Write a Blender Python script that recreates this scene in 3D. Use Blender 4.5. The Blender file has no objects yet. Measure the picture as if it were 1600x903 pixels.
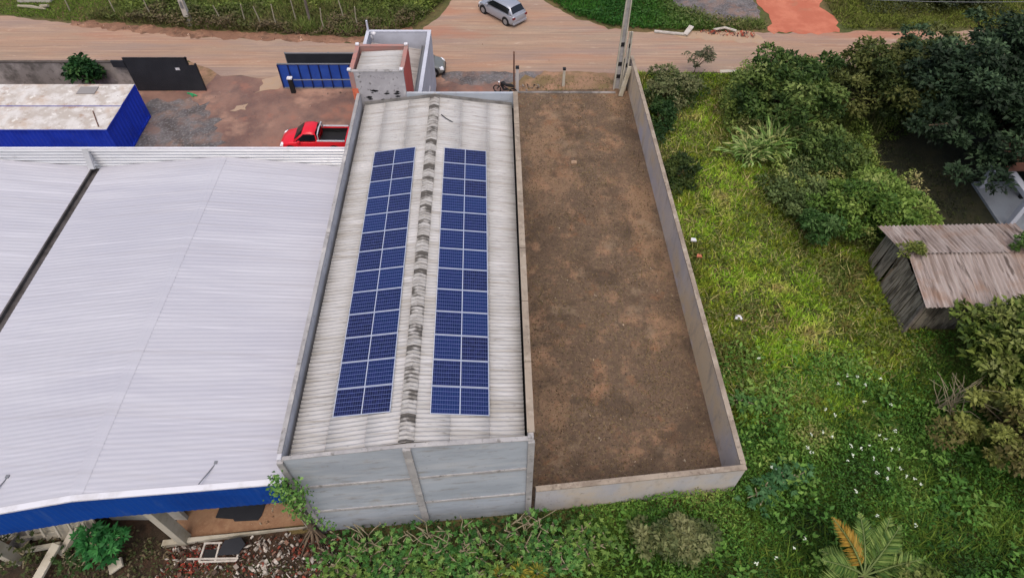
import bpy, math, random
import numpy as np
from mathutils import Vector
R = math.radians
random.seed(7)
rng = np.random.default_rng(11)
scn = bpy.context.scene
col = scn.collection

# ---------------- camera, world, sun, exposure ----------------
cam_d = bpy.data.cameras.new('camera'); cam = bpy.data.objects.new('camera', cam_d); col.objects.link(cam)
cam.location = (0, 0, 28); cam.rotation_euler = (R(90 - 50.8), 0, 0)
cam_d.sensor_width = 36; cam_d.lens = 36 * 1018 / 1600; cam_d.clip_end = 3000; cam_d.clip_start = .1
scn.camera = cam
w = bpy.data.worlds.new('World'); scn.world = w; w.use_nodes = True
nt = w.node_tree; bg = nt.nodes['Background']
sky = nt.nodes.new('ShaderNodeTexSky'); sky.sky_type = 'NISHITA'; sky.sun_disc = False
SUN_EL, SUN_AZ = R(66), R(180)          # azimuth measured from +y towards +x
sky.sun_elevation = SUN_EL; sky.sun_rotation = SUN_AZ
sky.air_density = 1.0; sky.dust_density = 6.0; sky.ozone_density = .6
nt.links.new(sky.outputs[0], bg.inputs[0]); bg.inputs[1].default_value = .15
sd = bpy.data.lights.new('sun', 'SUN'); sun = bpy.data.objects.new('sun', sd); col.objects.link(sun)
sd.energy = .75; sd.angle = R(70); sd.color = (1, .985, .97)
sv = Vector((math.sin(SUN_AZ) * math.cos(SUN_EL), math.cos(SUN_AZ) * math.cos(SUN_EL), math.sin(SUN_EL)))
sun.rotation_euler = sv.to_track_quat('Z', 'Y').to_euler(); sun.location = (0, 0, 60)
scn.view_settings.view_transform = 'Standard'; scn.view_settings.look = 'None'
scn.view_settings.exposure = 0.28; scn.view_settings.gamma = 1; scn.view_settings.use_curve_mapping = False
scn.render.engine = 'CYCLES'
scn.cycles.max_bounces = 5; scn.cycles.diffuse_bounces = 3

# ---------------- materials ----------------
def lin(c):
    o = []
    for v in c[:3]:
        v = v / 255.
        o.append(v / 12.92 if v <= .04045 else ((v + .055) / 1.055) ** 2.4)
    return (o[0], o[1], o[2], 1)
def layered(name, base, layers=(), rough=.85, bump=None, metal=0, spec=.3, rnd=0, sub=None):
    """base colour (sRGB 0-255) with noise layers (colour, scale, lo, hi, strength, stretch)"""
    m = bpy.data.materials.new(name); m.use_nodes = True
    t = m.node_tree; N = t.nodes.new; L = t.links.new; b = t.nodes['Principled BSDF']
    tc = N('ShaderNodeTexCoord')
    cur = N('ShaderNodeRGB'); cur.outputs[0].default_value = lin(base); cur = cur.outputs[0]
    for i, ly in enumerate(layers):
        c, sc, lo, hi, st = ly[:5]; stre = ly[5] if len(ly) > 5 else (1, 1, 1)
        mp = N('ShaderNodeMapping'); mp.inputs['Scale'].default_value = stre; mp.inputs['Location'].default_value = (i * 7.3, i * 3.1, i)
        L(tc.outputs['Object'], mp.inputs[0])
        n = N('ShaderNodeTexNoise'); n.inputs['Scale'].default_value = sc; n.inputs['Detail'].default_value = 6; n.inputs['Roughness'].default_value = .62
        L(mp.outputs[0], n.inputs['Vector'])
        r = N('ShaderNodeMapRange'); r.inputs[1].default_value = lo; r.inputs[2].default_value = hi; r.inputs[4].default_value = st
        L(n.outputs[0], r.inputs[0])
        x = N('ShaderNodeMix'); x.data_type = 'RGBA'
        L(r.outputs[0], x.inputs[0]); L(cur, x.inputs[6]); x.inputs[7].default_value = lin(c); cur = x.outputs[2]
    if rnd:
        oi = N('ShaderNodeObjectInfo'); r = N('ShaderNodeMapRange'); r.inputs[3].default_value = 1 - rnd; r.inputs[4].default_value = 1 + rnd
        L(oi.outputs['Random'], r.inputs[0]); h = N('ShaderNodeHueSaturation'); L(r.outputs[0], h.inputs['Value']); L(cur, h.inputs['Color']); cur = h.outputs[0]
    L(cur, b.inputs['Base Color']); b.inputs['Roughness'].default_value = rough; b.inputs['Metallic'].default_value = metal
    b.inputs['Specular IOR Level'].default_value = spec
    if bump:
        n = N('ShaderNodeTexNoise'); n.inputs['Scale'].default_value = bump[0]; n.inputs['Detail'].default_value = 8; n.inputs['Roughness'].default_value = .7
        L(tc.outputs['Object'], n.inputs['Vector'])
        bp = N('ShaderNodeBump'); bp.inputs['Strength'].default_value = bump[1]; bp.inputs['Distance'].default_value = bump[2]
        L(n.outputs[0], bp.inputs['Height']); L(bp.outputs[0], b.inputs['Normal'])
    return m
def attr_mat(name, rough=.6, transl=.0, spec=.25, noise=.0):
    m = bpy.data.materials.new(name); m.use_nodes = True
    t = m.node_tree; N = t.nodes.new; L = t.links.new; b = t.nodes['Principled BSDF']
    a = N('ShaderNodeAttribute'); a.attribute_name = 'Col'; L(a.outputs['Color'], b.inputs['Base Color'])
    b.inputs['Roughness'].default_value = rough; b.inputs['Specular IOR Level'].default_value = spec
    if transl:
        tr = N('ShaderNodeBsdfTranslucent'); L(a.outputs['Color'], tr.inputs[0])
        mx = N('ShaderNodeMixShader'); mx.inputs[0].default_value = transl
        L(b.outputs[0], mx.inputs[1]); L(tr.outputs[0], mx.inputs[2]); L(mx.outputs[0], t.nodes['Material Output'].inputs[0])
    return m
def flat(name, c, rough=.6, metal=0, spec=.4): return layered(name, c, (), rough, None, metal, spec)

M = {}
M['earth'] = layered('scrub_soil', (92, 84, 52), [((70, 82, 38), .15, .4, .6, .9), ((112, 92, 62), .5, .45, .65, .6), ((60, 50, 36), 3, .45, .7, .6)], .95, (6, .6, .1))
M['field_soil'] = layered('field_soil', (84, 88, 42), [((70, 86, 32), .3, .4, .6, .9), ((84, 70, 44), 1.2, .5, .7, .6)], .95, (6, .6, .1))
M['road'] = layered('road_mud', (148, 128, 110), [((162, 122, 98), .09, .42, .62, .85, (.5, 2.6, 1)), ((140, 120, 110), .22, .45, .62, .8, (.35, 3.2, 1)), ((170, 144, 122), .5, .52, .7, .7, (.4, 2.5, 1)), ((192, 176, 160), 1.3, .62, .74, .6, (.5, 2, 1)), ((126, 104, 92), .7, .54, .64, .5, (.16, 5, 1)), ((184, 158, 138), .8, .56, .66, .5, (.14, 6, 1)), ((140, 112, 96), 5, .5, .75, .45), ((158, 104, 82), .16, .56, .68, .6, (.4, 2, 1))], .8, (9, .35, .05), 0, .35)
M['verge'] = layered('verge_dirt', (138, 110, 88), [((112, 96, 66), .5, .42, .6, .9), ((158, 122, 98), .9, .5, .65, .7), ((98, 74, 58), 3, .5, .7, .6), ((176, 160, 144), 7, .66, .74, .7)], .95, (8, .5, .06))
M['bank'] = layered('bank_soil', (124, 92, 74), [((150, 114, 92), .8, .48, .62, .8), ((92, 70, 56), 1.6, .5, .64, .8)], .95, (8, .6, .06))
M['yard'] = layered('yard_dirt', (132, 101, 88), [((104, 78, 70), .28, .42, .6, .9), ((172, 136, 116), .2, .52, .64, .85, (1, 1.4, 1)), ((88, 72, 68), .7, .5, .68, .7), ((150, 100, 82), .4, .56, .66, .6), ((118, 104, 98), 6, .5, .75, .5)], .75, (9, .4, .05), 0, .4)
M['gravel'] = layered('grey_gravel', (108, 104, 104), [((74, 68, 66), .7, .42, .6, .9), ((128, 104, 92), .45, .52, .62, .8), ((82, 80, 82), 1.1, .5, .6, .6), ((140, 138, 140), 6, .5, .7, .7), ((124, 100, 90), .7, .52, .66, .8)], .9, (14, .7, .05))
M['lot'] = layered('lot_soil', (100, 83, 69), [((94, 77, 64), .3, .42, .58, .8), ((132, 106, 84), .22, .5, .6, .9, (1, .6, 1)), ((146, 114, 90), .7, .54, .66, .85), ((124, 90, 66), .9, .56, .68, .8), ((84, 70, 58), 1.6, .5, .66, .7), ((122, 106, 80), 5, .5, .68, .7), ((54, 46, 38), 7, .56, .66, .8), ((142, 126, 106), 12, .6, .7, .8), ((72, 60, 50), .38, .54, .64, .65), ((136, 118, 98), .6, .6, .7, .5)], .97, (9, .7, .06))
M['redclay'] = layered('red_clay', (170, 98, 76), [((186, 116, 92), .5, .45, .6, .8), ((168, 96, 74), 1.4, .5, .7, .7), ((150, 112, 88), .4, .6, .7, .7)], .95, (8, .5, .05))
M['darksoil'] = layered('dark_soil', (60, 50, 40), [((82, 60, 46), .7, .45, .6, .8), ((44, 36, 28), 2, .5, .65, .8)], .97, (8, .8, .1))
M['painted_shade'] = layered('painted_shade_soil', (40, 42, 28), [((54, 52, 34), .7, .45, .6, .8), ((28, 30, 20), 2, .5, .65, .8)], .97, (8, .8, .1))  # soil colour darkened to paint in the shade under the trees
M['tan'] = layered('tan_floor', (150, 118, 92), [((132, 98, 76), .9, .45, .6, .8), ((168, 140, 112), 4, .5, .7, .5)], .95, (8, .4, .03))
M['sand'] = layered('pale_sand', (160, 138, 118), [((164, 136, 108), 1.5, .45, .65, .8)], .95, (9, .5, .04))
M['kerb'] = layered('kerb_concrete', (176, 170, 156), [((140, 132, 112), .8, .48, .66, .8)], .9, (9, .3, .03))
M['concrete'] = layered('wall_concrete', (162, 169, 178), [((146, 153, 162), .35, .42, .6, .8, (1, 1, 3)), ((178, 180, 184), .8, .5, .68, .6, (.5, .5, 3)), ((132, 128, 122), 2.2, .56, .7, .7, (.5, .5, 2)), ((104, 100, 94), 6, .64, .74, .55), ((150, 140, 126), .5, .6, .7, .5)], .92, (10, .3, .02))
M['parapet'] = layered('parapet_concrete', (160, 158, 158), [((136, 134, 134), .8, .42, .6, .8), ((186, 182, 178), 1.4, .54, .68, .7), ((96, 92, 88), 3, .58, .7, .8), ((72, 68, 64), 9, .62, .72, .6)], .92, (10, .4, .02))
M['lotwall'] = layered('lot_wall_plaster', (180, 176, 174), [((160, 159, 164), .3, .42, .58, .8, (1, 1, .3)), ((186, 168, 142), .18, .5, .62, .85), ((146, 138, 130), 1.4, .54, .68, .8, (1, 1, .4)), ((112, 106, 98), 5, .62, .72, .6), ((160, 158, 172), .2, .56, .66, .8)], .93, (10, .35, .02))
M['lotside'] = layered('lightened_side_plaster', (196, 187, 180), [((172, 168, 172), .3, .42, .58, .8, (1, 1, .3)), ((202, 182, 150), .18, .5, .62, .85), ((158, 148, 140), 1.4, .54, .68, .8, (1, 1, .4)), ((126, 120, 112), 5, .62, .72, .6), ((182, 180, 196), .2, .54, .64, .8)], .93, (10, .35, .02))  # lighter copy of the lot wall plaster, colour stands in for light on this side
M['lotwall_cap'] = layered('lot_wall_coping', (150, 138, 124), [((118, 106, 94), .9, .42, .6, .8), ((174, 164, 150), 2.2, .55, .68, .6), ((88, 78, 70), 5, .58, .7, .7)], .93, (10, .4, .02))
M['fibre'] = layered('fibre_cement', (171, 170, 170), [((160, 158, 156), .3, .42, .6, .8), ((184, 183, 184), .5, .52, .66, .7, (.5, 3, 1)), ((150, 146, 140), .8, .5, .64, .8, (.3, 5, 1)), ((124, 119, 112), 2, .56, .68, .75, (.25, 7, 1)), ((96, 92, 86), 6, .62, .72, .6, (.4, 2, 1))], .9, (20, .2, .01))
M['moss'] = layered('mossy_cap', (172, 170, 164), [((130, 126, 118), 1.6, .4, .55, .8, (.5, 2.5, 1)), ((82, 76, 70), 1.7, .5, .58, .95, (.4, 3, 1)), ((58, 54, 50), 3.2, .56, .64, .9, (.4, 3, 1)), ((190, 188, 182), 4, .6, .7, .5)], .93, (20, .3, .01))
def cap_mat():
    m = layered('mossy_cap', (166, 164, 162), [((140, 137, 132), 2.2, .42, .58, .8, (.5, 2.5, 1)), ((104, 99, 94), 3, .52, .62, .8, (.4, 5, 1)), ((186, 184, 182), 4, .58, .7, .6)], .93, (20, .3, .01))
    t = m.node_tree; N = t.nodes.new; L = t.links.new; b = t.nodes['Principled BSDF']; src = b.inputs['Base Color'].links[0].from_socket
    tc = N('ShaderNodeTexCoord'); sp_ = N('ShaderNodeSeparateXYZ'); L(tc.outputs['Object'], sp_.inputs[0])
    def mth(op, a, v=None, c=None):
        q = N('ShaderNodeMath'); q.operation = op; L(a, q.inputs[0])
        if v is not None:
            if hasattr(v, 'node'): L(v, q.inputs[1])
            else: q.inputs[1].default_value = v
        return q.outputs[0]
    y = mth('ADD', sp_.outputs[1], 20 - 10.15 + 9.81 * 2); fr_ = mth('FRACT', mth('DIVIDE', y, .981))
    n = N('ShaderNodeTexNoise'); n.inputs['Scale'].default_value = 2.0; n.inputs['Detail'].default_value = 5; L(tc.outputs['Object'], n.inputs['Vector'])
    joint = mth('SUBTRACT', fr_, .5)                      # lichen gathers at the upper end of each cap
    w1 = mth('MULTIPLY', mth('SINE', mth('MULTIPLY', sp_.outputs[1], 35.5)), .13)
    e_ = mth('ADD', mth('ADD', joint, w1), mth('MULTIPLY', mth('SUBTRACT', n.outputs[0], .5), 2.2))
    r = N('ShaderNodeMapRange'); r.inputs[1].default_value = .0; r.inputs[2].default_value = .3; r.inputs[4].default_value = .92; L(e_, r.inputs[0])
    x = N('ShaderNodeMix'); x.data_type = 'RGBA'; L(r.outputs[0], x.inputs[0]); L(src, x.inputs[6]); x.inputs[7].default_value = lin((70, 66, 62)); L(x.outputs[2], b.inputs['Base Color'])
    return m
M['moss'] = cap_mat()
M['innerwall'] = layered('lightened_inner_parapet', (186, 186, 192), [((166, 166, 172), .8, .42, .6, .8), ((134, 132, 130), 3, .58, .7, .7)], .92, (10, .3, .02))  # parapet colour lightened to make up for weak light on the inner face
M['flash'] = layered('grey_flashing', (110, 108, 106), [((86, 84, 82), 2, .45, .6, .8)], .9)
M['gutter'] = layered('dark_gutter', (24, 24, 27), [((44, 42, 40), 3, .5, .7, .6)], .8)
M['zinc'] = layered('white_metal_roof', (172, 172, 180), [((166, 166, 176), .12, .42, .6, .8, (1, 2, 1)), ((183, 183, 190), .35, .5, .66, .6, (.25, 3, 1)), ((160, 158, 164), .5, .54, .7, .6, (.12, 7, 1)), ((192, 192, 200), .6, .56, .7, .6, (.15, 9, 1)), ((170, 168, 172), 2.5, .6, .75, .4)], .55, None, .0, .4)
M['galv'] = layered('galvanised_sheet', (196, 197, 200), [((174, 175, 178), .4, .45, .6, .7, (.3, 1, 3)), ((150, 148, 146), 1.2, .6, .72, .6)], .35, None, .35, .5)
M['trim'] = layered('white_trim', (204, 204, 210), [((184, 182, 184), 1.5, .5, .66, .7)], .6)
M['chalk'] = layered('weathered_white', (178, 172, 164), [((150, 142, 132), 3, .48, .64, .8)], .85)
M['bluefascia'] = layered('blue_cladding', (18, 66, 146), [((14, 54, 126), .5, .45, .6, .7), ((60, 90, 146), 1.2, .58, .7, .5, (2, 1, .3))], .6, None, 0, .12)
M['bluecont'] = layered('container_blue', (34, 62, 186), [((26, 50, 160), .8, .45, .6, .7), ((60, 74, 150), 3, .6, .7, .5), ((96, 84, 78), 4, .66, .72, .7)], .6, None, 0, .15)
M['controof'] = layered('container_roof_paint', (172, 164, 156), [((200, 197, 194), .8, .44, .58, .9), ((176, 158, 142), .5, .5, .64, .8), ((152, 124, 104), 1.2, .58, .68, .75), ((214, 212, 208), 2.2, .58, .66, .8), ((124, 104, 92), 5, .62, .7, .6)], .8, (12, .3, .02))
M['bluegate'] = layered('gate_blue', (36, 72, 158), [((48, 86, 172), .9, .45, .6, .7), ((30, 56, 130), 4, .55, .7, .5)], .5)
M['bluedark'] = flat('gate_dark_blue', (14, 26, 78), .5)
M['blacksheet'] = layered('black_sheet', (36, 38, 44), [((46, 48, 54), .7, .45, .65, .7)], .7)
M['oldwall'] = layered('stained_block_wall', (128, 122, 118), [((154, 148, 144), .5, .5, .62, .9), ((92, 88, 84), .7, .48, .6, .85), ((68, 64, 60), 1.6, .56, .68, .8)], .95, (9, .5, .03))
M['pink'] = layered('faded_red_paint', (164, 116, 108), [((148, 122, 116), 1.2, .45, .6, .8), ((128, 110, 104), 2.2, .56, .68, .8)], .85, (10, .3, .02))
M['redpaint'] = layered('salmon_red_wall', (192, 92, 84), [((178, 84, 78), 1.4, .45, .65, .7)], .8)
M['orange'] = layered('bare_brick', (204, 108, 80), [((180, 92, 68), 6, .45, .6, .8)], .9)
M['whitewall'] = layered('white_painted_wall', (184, 187, 198), [((168, 170, 180), .8, .45, .62, .7), ((158, 156, 156), 3, .6, .7, .6)], .85)
M['dark'] = flat('dark_void', (22, 22, 24), .8)
M['rust'] = layered('rusty_steel', (108, 78, 66), [((82, 58, 50), 2, .45, .6, .8), ((138, 112, 100), 5, .56, .68, .7)], .8)
M['metalgrey'] = flat('grey_metal', (120, 122, 126), .5, .3)
M['whitemetal'] = flat('pale_steel', (196, 198, 206), .45, .2)
M['cell'] = None
M['frame'] = flat('panel_frame', (184, 190, 204), .35, .3, .5)
M['silver'] = flat('silver_paint', (158, 162, 172), .3, .35, .6)
M['greycar'] = flat('grey_green_paint', (128, 130, 126), .3, .35, .6)
M['red'] = flat('red_paint', (214, 26, 44), .3, 0, .6)
M['glass'] = flat('car_glass', (20, 24, 30), .1, 0, .6)
M['tyre'] = flat('tyre_rubber', (24, 24, 26), .9)
M['rim'] = flat('wheel_rim', (150, 152, 156), .4, .5)
M['plastic'] = flat('black_plastic', (26, 27, 30), .6)
M['lamp'] = flat('lamp_lens', (232, 234, 240), .2)
M['tail'] = flat('tail_lamp', (110, 20, 24), .3)
M['bark'] = layered('bark', (104, 90, 74), [((78, 66, 54), 3, .45, .6, .8)], .95)
M['palebark'] = layered('pale_branch', (136, 128, 104), [((122, 110, 88), 5, .45, .6, .8)], .9)
M['wood'] = layered('weathered_wood', (112, 104, 98), [((84, 76, 70), 2, .45, .6, .8, (3, 3, .6)), ((140, 134, 128), 4, .55, .68, .7)], .9)
M['palewood'] = layered('pale_wood', (146, 140, 122), [((136, 128, 112), 2, .45, .6, .8)], .9)
M['shedroof'] = layered('old_shed_roof', (150, 138, 132), [((172, 162, 156), .7, .5, .62, .8, (3, .3, 1)), ((116, 102, 94), 1.4, .5, .62, .8, (3, .2, 1)), ((72, 60, 54), 2.2, .56, .64, .8, (3, .2, 1)), ((140, 112, 94), .5, .52, .64, .6)], .95, (14, .3, .02))
M['shedwall'] = layered('grey_board_wall', (136, 128, 114), [((70, 64, 56), 1.6, .45, .6, .9, (1, 3, .5)), ((140, 136, 128), 2.4, .56, .66, .8, (1, 3, .5))], .95)
M['tile'] = layered('clay_tile', (112, 78, 66), [((88, 62, 54), 3, .45, .6, .8)], .9)
M['leaf'] = attr_mat('leaf', .62, .22)
M['grass'] = attr_mat('grass_blade', .7, .22, .15)
M['stone'] = attr_mat('rubble_piece', .92, 0, .2)
M['frondrib'] = flat('frond_rib', (98, 112, 62), .7)
M['petal'] = flat('white_petal', (214, 222, 206), .7)
M['green'] = flat('green_plastic', (30, 150, 96), .5)
def cell_mat():
    m = bpy.data.materials.new('solar_cells'); m.use_nodes = True
    t = m.node_tree; N = t.nodes.new; L = t.links.new; b = t.nodes['Principled BSDF']
    tc = N('ShaderNodeTexCoord'); sx = N('ShaderNodeSeparateXYZ'); L(tc.outputs['Object'], sx.inputs[0])
    def line(out, pitch, wd, off):
        a = N('ShaderNodeMath'); a.operation = 'ADD'; a.inputs[1].default_value = 10 * pitch + off; L(out, a.inputs[0])
        d = N('ShaderNodeMath'); d.operation = 'DIVIDE'; d.inputs[1].default_value = pitch; L(a.outputs[0], d.inputs[0])
        f = N('ShaderNodeMath'); f.operation = 'FRACT'; L(d.outputs[0], f.inputs[0])
        s = N('ShaderNodeMath'); s.operation = 'SUBTRACT'; s.inputs[1].default_value = .5; L(f.outputs[0], s.inputs[0])
        ab = N('ShaderNodeMath'); ab.operation = 'ABSOLUTE'; L(s.outputs[0], ab.inputs[0])
        g = N('ShaderNodeMath'); g.operation = 'GREATER_THAN'; g.inputs[1].default_value = .5 - wd / pitch / 2; L(ab.outputs[0], g.inputs[0])
        return g.outputs[0]
    ly = line(sx.outputs[1], .18, .016, 0); lx = line(sx.outputs[0], .0868, .0075, .02)
    h = N('ShaderNodeMath'); h.operation = 'MULTIPLY'; h.inputs[1].default_value = .7; L(lx, h.inputs[0])
    mx = N('ShaderNodeMath'); mx.operation = 'MAXIMUM'; L(ly, mx.inputs[0]); L(h.outputs[0], mx.inputs[1])
    oi = N('ShaderNodeObjectInfo')
    base = N('ShaderNodeMix'); base.data_type = 'RGBA'; base.inputs[6].default_value = lin((18, 22, 52)); base.inputs[7].default_value = lin((20, 40, 84))
    L(oi.outputs['Random'], base.inputs[0])
    n = N('ShaderNodeTexNoise'); n.inputs['Scale'].default_value = 5; L(tc.outputs['Object'], n.inputs['Vector'])
    b2 = N('ShaderNodeMix'); b2.data_type = 'RGBA'; b2.inputs[7].default_value = lin((32, 38, 88)); L(base.outputs[2], b2.inputs[6])
    r = N('ShaderNodeMapRange'); r.inputs[1].default_value = .4; r.inputs[2].default_value = .7; r.inputs[4].default_value = .7; L(n.outputs[0], r.inputs[0]); L(r.outputs[0], b2.inputs[0])
    c = N('ShaderNodeMix'); c.data_type = 'RGBA'; L(mx.outputs[0], c.inputs[0]); L(b2.outputs[2], c.inputs[6]); c.inputs[7].default_value = lin((92, 104, 152))
    L(c.outputs[2], b.inputs['Base Color']); b.inputs['Roughness'].default_value = .25; b.inputs['Specular IOR Level'].default_value = .3
    return m
M['cell'] = cell_mat()

# ---------------- mesh helpers ----------------
def tag(o, label=None, cat=None, group=None, kind=None):
    if label: o['label'] = label
    if cat: o['category'] = cat
    if group: o['group'] = group
    if kind: o['kind'] = kind
    return o
def empty(name, loc, label, cat, group=None, rz=0):
    o = bpy.data.objects.new(name, None); col.objects.link(o); o.location = loc; o.rotation_euler = (0, 0, rz)
    o.empty_display_size = .2
    return tag(o, label, cat, group)
class MB:
    def __init__(s): s.v = []; s.f = []; s.m = []
    def add(s, vs, fs, mi=0):
        n = len(s.v); s.v += [tuple(map(float, v)) for v in vs]
        for f in fs: s.f.append([n + i for i in f]); s.m.append(mi)
        return s
    def quad(s, a, b, c, d, mi=0): return s.add([a, b, c, d], [(0, 1, 2, 3)], mi)
    def hexa(s, b, t, mi=0):   # 4 bottom (ccw), 4 top
        return s.add(list(b) + list(t), [(3, 2, 1, 0), (4, 5, 6, 7), (0, 1, 5, 4), (1, 2, 6, 5), (2, 3, 7, 6), (3, 0, 4, 7)], mi)
    def box(s, p0, p1, mi=0):
        x0, y0, z0 = p0; x1, y1, z1 = p1
        return s.hexa([(x0, y0, z0), (x1, y0, z0), (x1, y1, z0), (x0, y1, z0)], [(x0, y0, z1), (x1, y0, z1), (x1, y1, z1), (x0, y1, z1)], mi)
    def prism(s, poly, z0, z1, mi=0):
        n = len(poly); z0 = z0 if hasattr(z0, '__len__') else [z0] * n; z1 = z1 if hasattr(z1, '__len__') else [z1] * n
        vs = [(p[0], p[1], a) for p, a in zip(poly, z0)] + [(p[0], p[1], a) for p, a in zip(poly, z1)]
        return s.add(vs, [tuple(range(n - 1, -1, -1)), tuple(range(n, 2 * n))] + [(i, (i + 1) % n, n + (i + 1) % n, n + i) for i in range(n)], mi)
    def beam(s, a, b, w, h=None, mi=0, up=(0, 0, 1)):
        a = Vector(a); b = Vector(b); d = (b - a).normalized(); u = Vector(up)
        if abs(d.dot(u)) > .98: u = Vector((0, 1, 0))
        sd = d.cross(u).normalized() * w / 2; uu = sd.cross(d).normalized() * (h or w) / 2
        return s.hexa([a - sd - uu, a + sd - uu, a + sd + uu, a - sd + uu], [b - sd - uu, b + sd - uu, b + sd + uu, b - sd + uu], mi)
    def tube(s, pts, rad, n=6, mi=0):
        pts = [Vector(p) for p in pts]; rad = rad if hasattr(rad, '__len__') else [rad] * len(pts); vs = []; fs = []
        for i, p in enumerate(pts):
            d = (pts[min(i + 1, len(pts) - 1)] - pts[max(i - 1, 0)]).normalized()
            u = Vector((0, 0, 1)) if abs(d.z) < .9 else Vector((1, 0, 0)); a = d.cross(u).normalized(); b = a.cross(d)
            for k in range(n):
                t = 2 * math.pi * k / n; vs.append(p + (a * math.cos(t) + b * math.sin(t)) * rad[i])
        for i in range(len(pts) - 1):
            for k in range(n): fs.append((i * n + k, i * n + (k + 1) % n, (i + 1) * n + (k + 1) % n, (i + 1) * n + k))
        fs.append(tuple(range(n - 1, -1, -1))); fs.append(tuple(range(len(vs) - n, len(vs))))
        return s.add(vs, fs, mi)
    def cyl(s, a, b, r, n=16, mi=0): return s.tube([a, b], r, n, mi)
    def corr(s, A, B, C, D, pitch, amp, n=6, mi=0, cols=2, jit=0):
        """corrugated sheet: waves run from edge AB to edge DC, repeat along AB"""
        A, B, C, D = map(Vector, (A, B, C, D)); Ln = (B - A).length; k = max(2, int(Ln / pitch * n)); nrm = (B - A).cross(D - A).normalized()
        if nrm.z < 0: nrm = -nrm
        vs = []; fs = []
        for j in range(cols + 1):
            u = j / cols
            for i in range(k + 1):
                t = i / k; p = (A.lerp(B, t)).lerp(D.lerp(C, t), u)
                vs.append(p + nrm * amp * math.cos(2 * math.pi * t * Ln / pitch))
        for j in range(cols):
            for i in range(k):
                a = j * (k + 1) + i; fs.append((a, a + 1, a + k + 2, a + k + 1))
        return s.add(vs, fs, mi)
    def build(s, name, mats, parent=None, smooth=False, solid=0, bevel=0):
        if not isinstance(mats, (list, tuple)): mats = [mats]
        off = parent.location if parent else (0, 0, 0)
        me = bpy.data.meshes.new(name)
        me.from_pydata([(x - off[0], y - off[1], z - off[2]) for x, y, z in s.v], [], s.f)
        for m in mats: me.materials.append(m)
        me.polygons.foreach_set('material_index', s.m)
        if smooth: me.polygons.foreach_set('use_smooth', [True] * len(s.f))
        me.update(); o = bpy.data.objects.new(name, me); col.objects.link(o)
        if parent: o.parent = parent
        if solid: md = o.modifiers.new('s', 'SOLIDIFY'); md.thickness = solid; md.offset = -1
        if bevel: md = o.modifiers.new('b', 'BEVEL'); md.width = bevel; md.segments = 2; md.limit_method = 'ANGLE'
        return o
def copy_tree(o, parent=None):
    c = o.copy(); col.objects.link(c); c.parent = parent
    for ch in list(o.children): copy_tree(ch, c)
    return c
def vnoise(x, y, sc, seed=0, oct=3):
    x = np.asarray(x, float) * sc + 500; y = np.asarray(y, float) * sc + 500; out = 0; amp = 1; tot = 0
    for o in range(oct):
        g = np.random.default_rng(seed + o).random((257, 257)); xi = np.floor(x).astype(int); yi = np.floor(y).astype(int)
        fx = x - xi; fy = y - yi; fx = fx * fx * (3 - 2 * fx); fy = fy * fy * (3 - 2 * fy); a = xi % 256; b = yi % 256
        v = (g[a, b] * (1 - fx) + g[a + 1, b] * fx) * (1 - fy) + (g[a, b + 1] * (1 - fx) + g[a + 1, b + 1] * fx) * fy
        out = out + v * amp; tot += amp; amp *= .5; x = x * 2.03; y = y * 2.03
    return out / tot
def L3(c): return np.array(lin(c)[:3])
def leaf_mesh(name, P, D, ln, wd, C, mat, parent=None, fold=.25):
    """rhombic leaves: base P, direction D, length, width, colour"""
    n = len(P); P = np.asarray(P, float); D = D / (np.linalg.norm(D, axis=1, keepdims=True) + 1e-9)
    rv = rng.normal(size=(n, 3)) * .6; rv[:, 2] += 1.2
    S = np.cross(D, rv); S /= (np.linalg.norm(S, axis=1, keepdims=True) + 1e-9); U = np.cross(S, D)
    ln = np.asarray(ln).reshape(-1, 1) * np.ones((n, 1)); wd = np.asarray(wd).reshape(-1, 1) * np.ones((n, 1))
    V = np.empty((n, 4, 3)); V[:, 0] = P; V[:, 1] = P + D * ln * .45 + S * wd * .5 + U * wd * fold; V[:, 2] = P + D * ln - U * ln * .12; V[:, 3] = P + D * ln * .45 - S * wd * .5 + U * wd * fold
    if parent: V = V - np.array(parent.location)
    me = bpy.data.meshes.new(name); me.vertices.add(n * 4); me.vertices.foreach_set('co', V.ravel())
    me.loops.add(n * 4); me.loops.foreach_set('vertex_index', np.arange(n * 4, dtype=np.int32))
    me.polygons.add(n); me.polygons.foreach_set('loop_start', np.arange(0, n * 4, 4, dtype=np.int32))
    a = me.color_attributes.new('Col', 'FLOAT_COLOR', 'POINT')
    cc = np.ones((n, 4, 4)); cc[:, :, :3] = np.clip(C, 0, 1)[:, None, :]; a.data.foreach_set('color', cc.ravel())
    me.materials.append(mat); me.update(calc_edges=True); me.validate()
    o = bpy.data.objects.new(name, me); col.objects.link(o)
    if parent: o.parent = parent
    return o
def inpoly(x, y, poly):
    c = np.zeros(len(x), bool); j = len(poly) - 1
    for i in range(len(poly)):
        xi, yi = poly[i]; xj, yj = poly[j]
        with np.errstate(divide='ignore', invalid='ignore'):
            c ^= ((yi > y) != (yj > y)) & (x < (xj - xi) * (y - yi) / (yj - yi + 1e-12) + xi)
        j = i
    return c
def scatter(poly, dens, holes=()):
    xs = [p[0] for p in poly]; ys = [p[1] for p in poly]; n = int((max(xs) - min(xs)) * (max(ys) - min(ys)) * dens)
    x = rng.uniform(min(xs), max(xs), n); y = rng.uniform(min(ys), max(ys), n); k = inpoly(x, y, poly)
    for h in holes: k &= ~inpoly(x, y, h)
    return x[k], y[k]
def palette(cols, t):
    cols = np.array([L3(c) for c in cols]); t = np.clip(t, 0, .9999) * (len(cols) - 1); i = t.astype(int); f = (t - i)[:, None]
    return cols[i] * (1 - f) + cols[i + 1] * f
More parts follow.
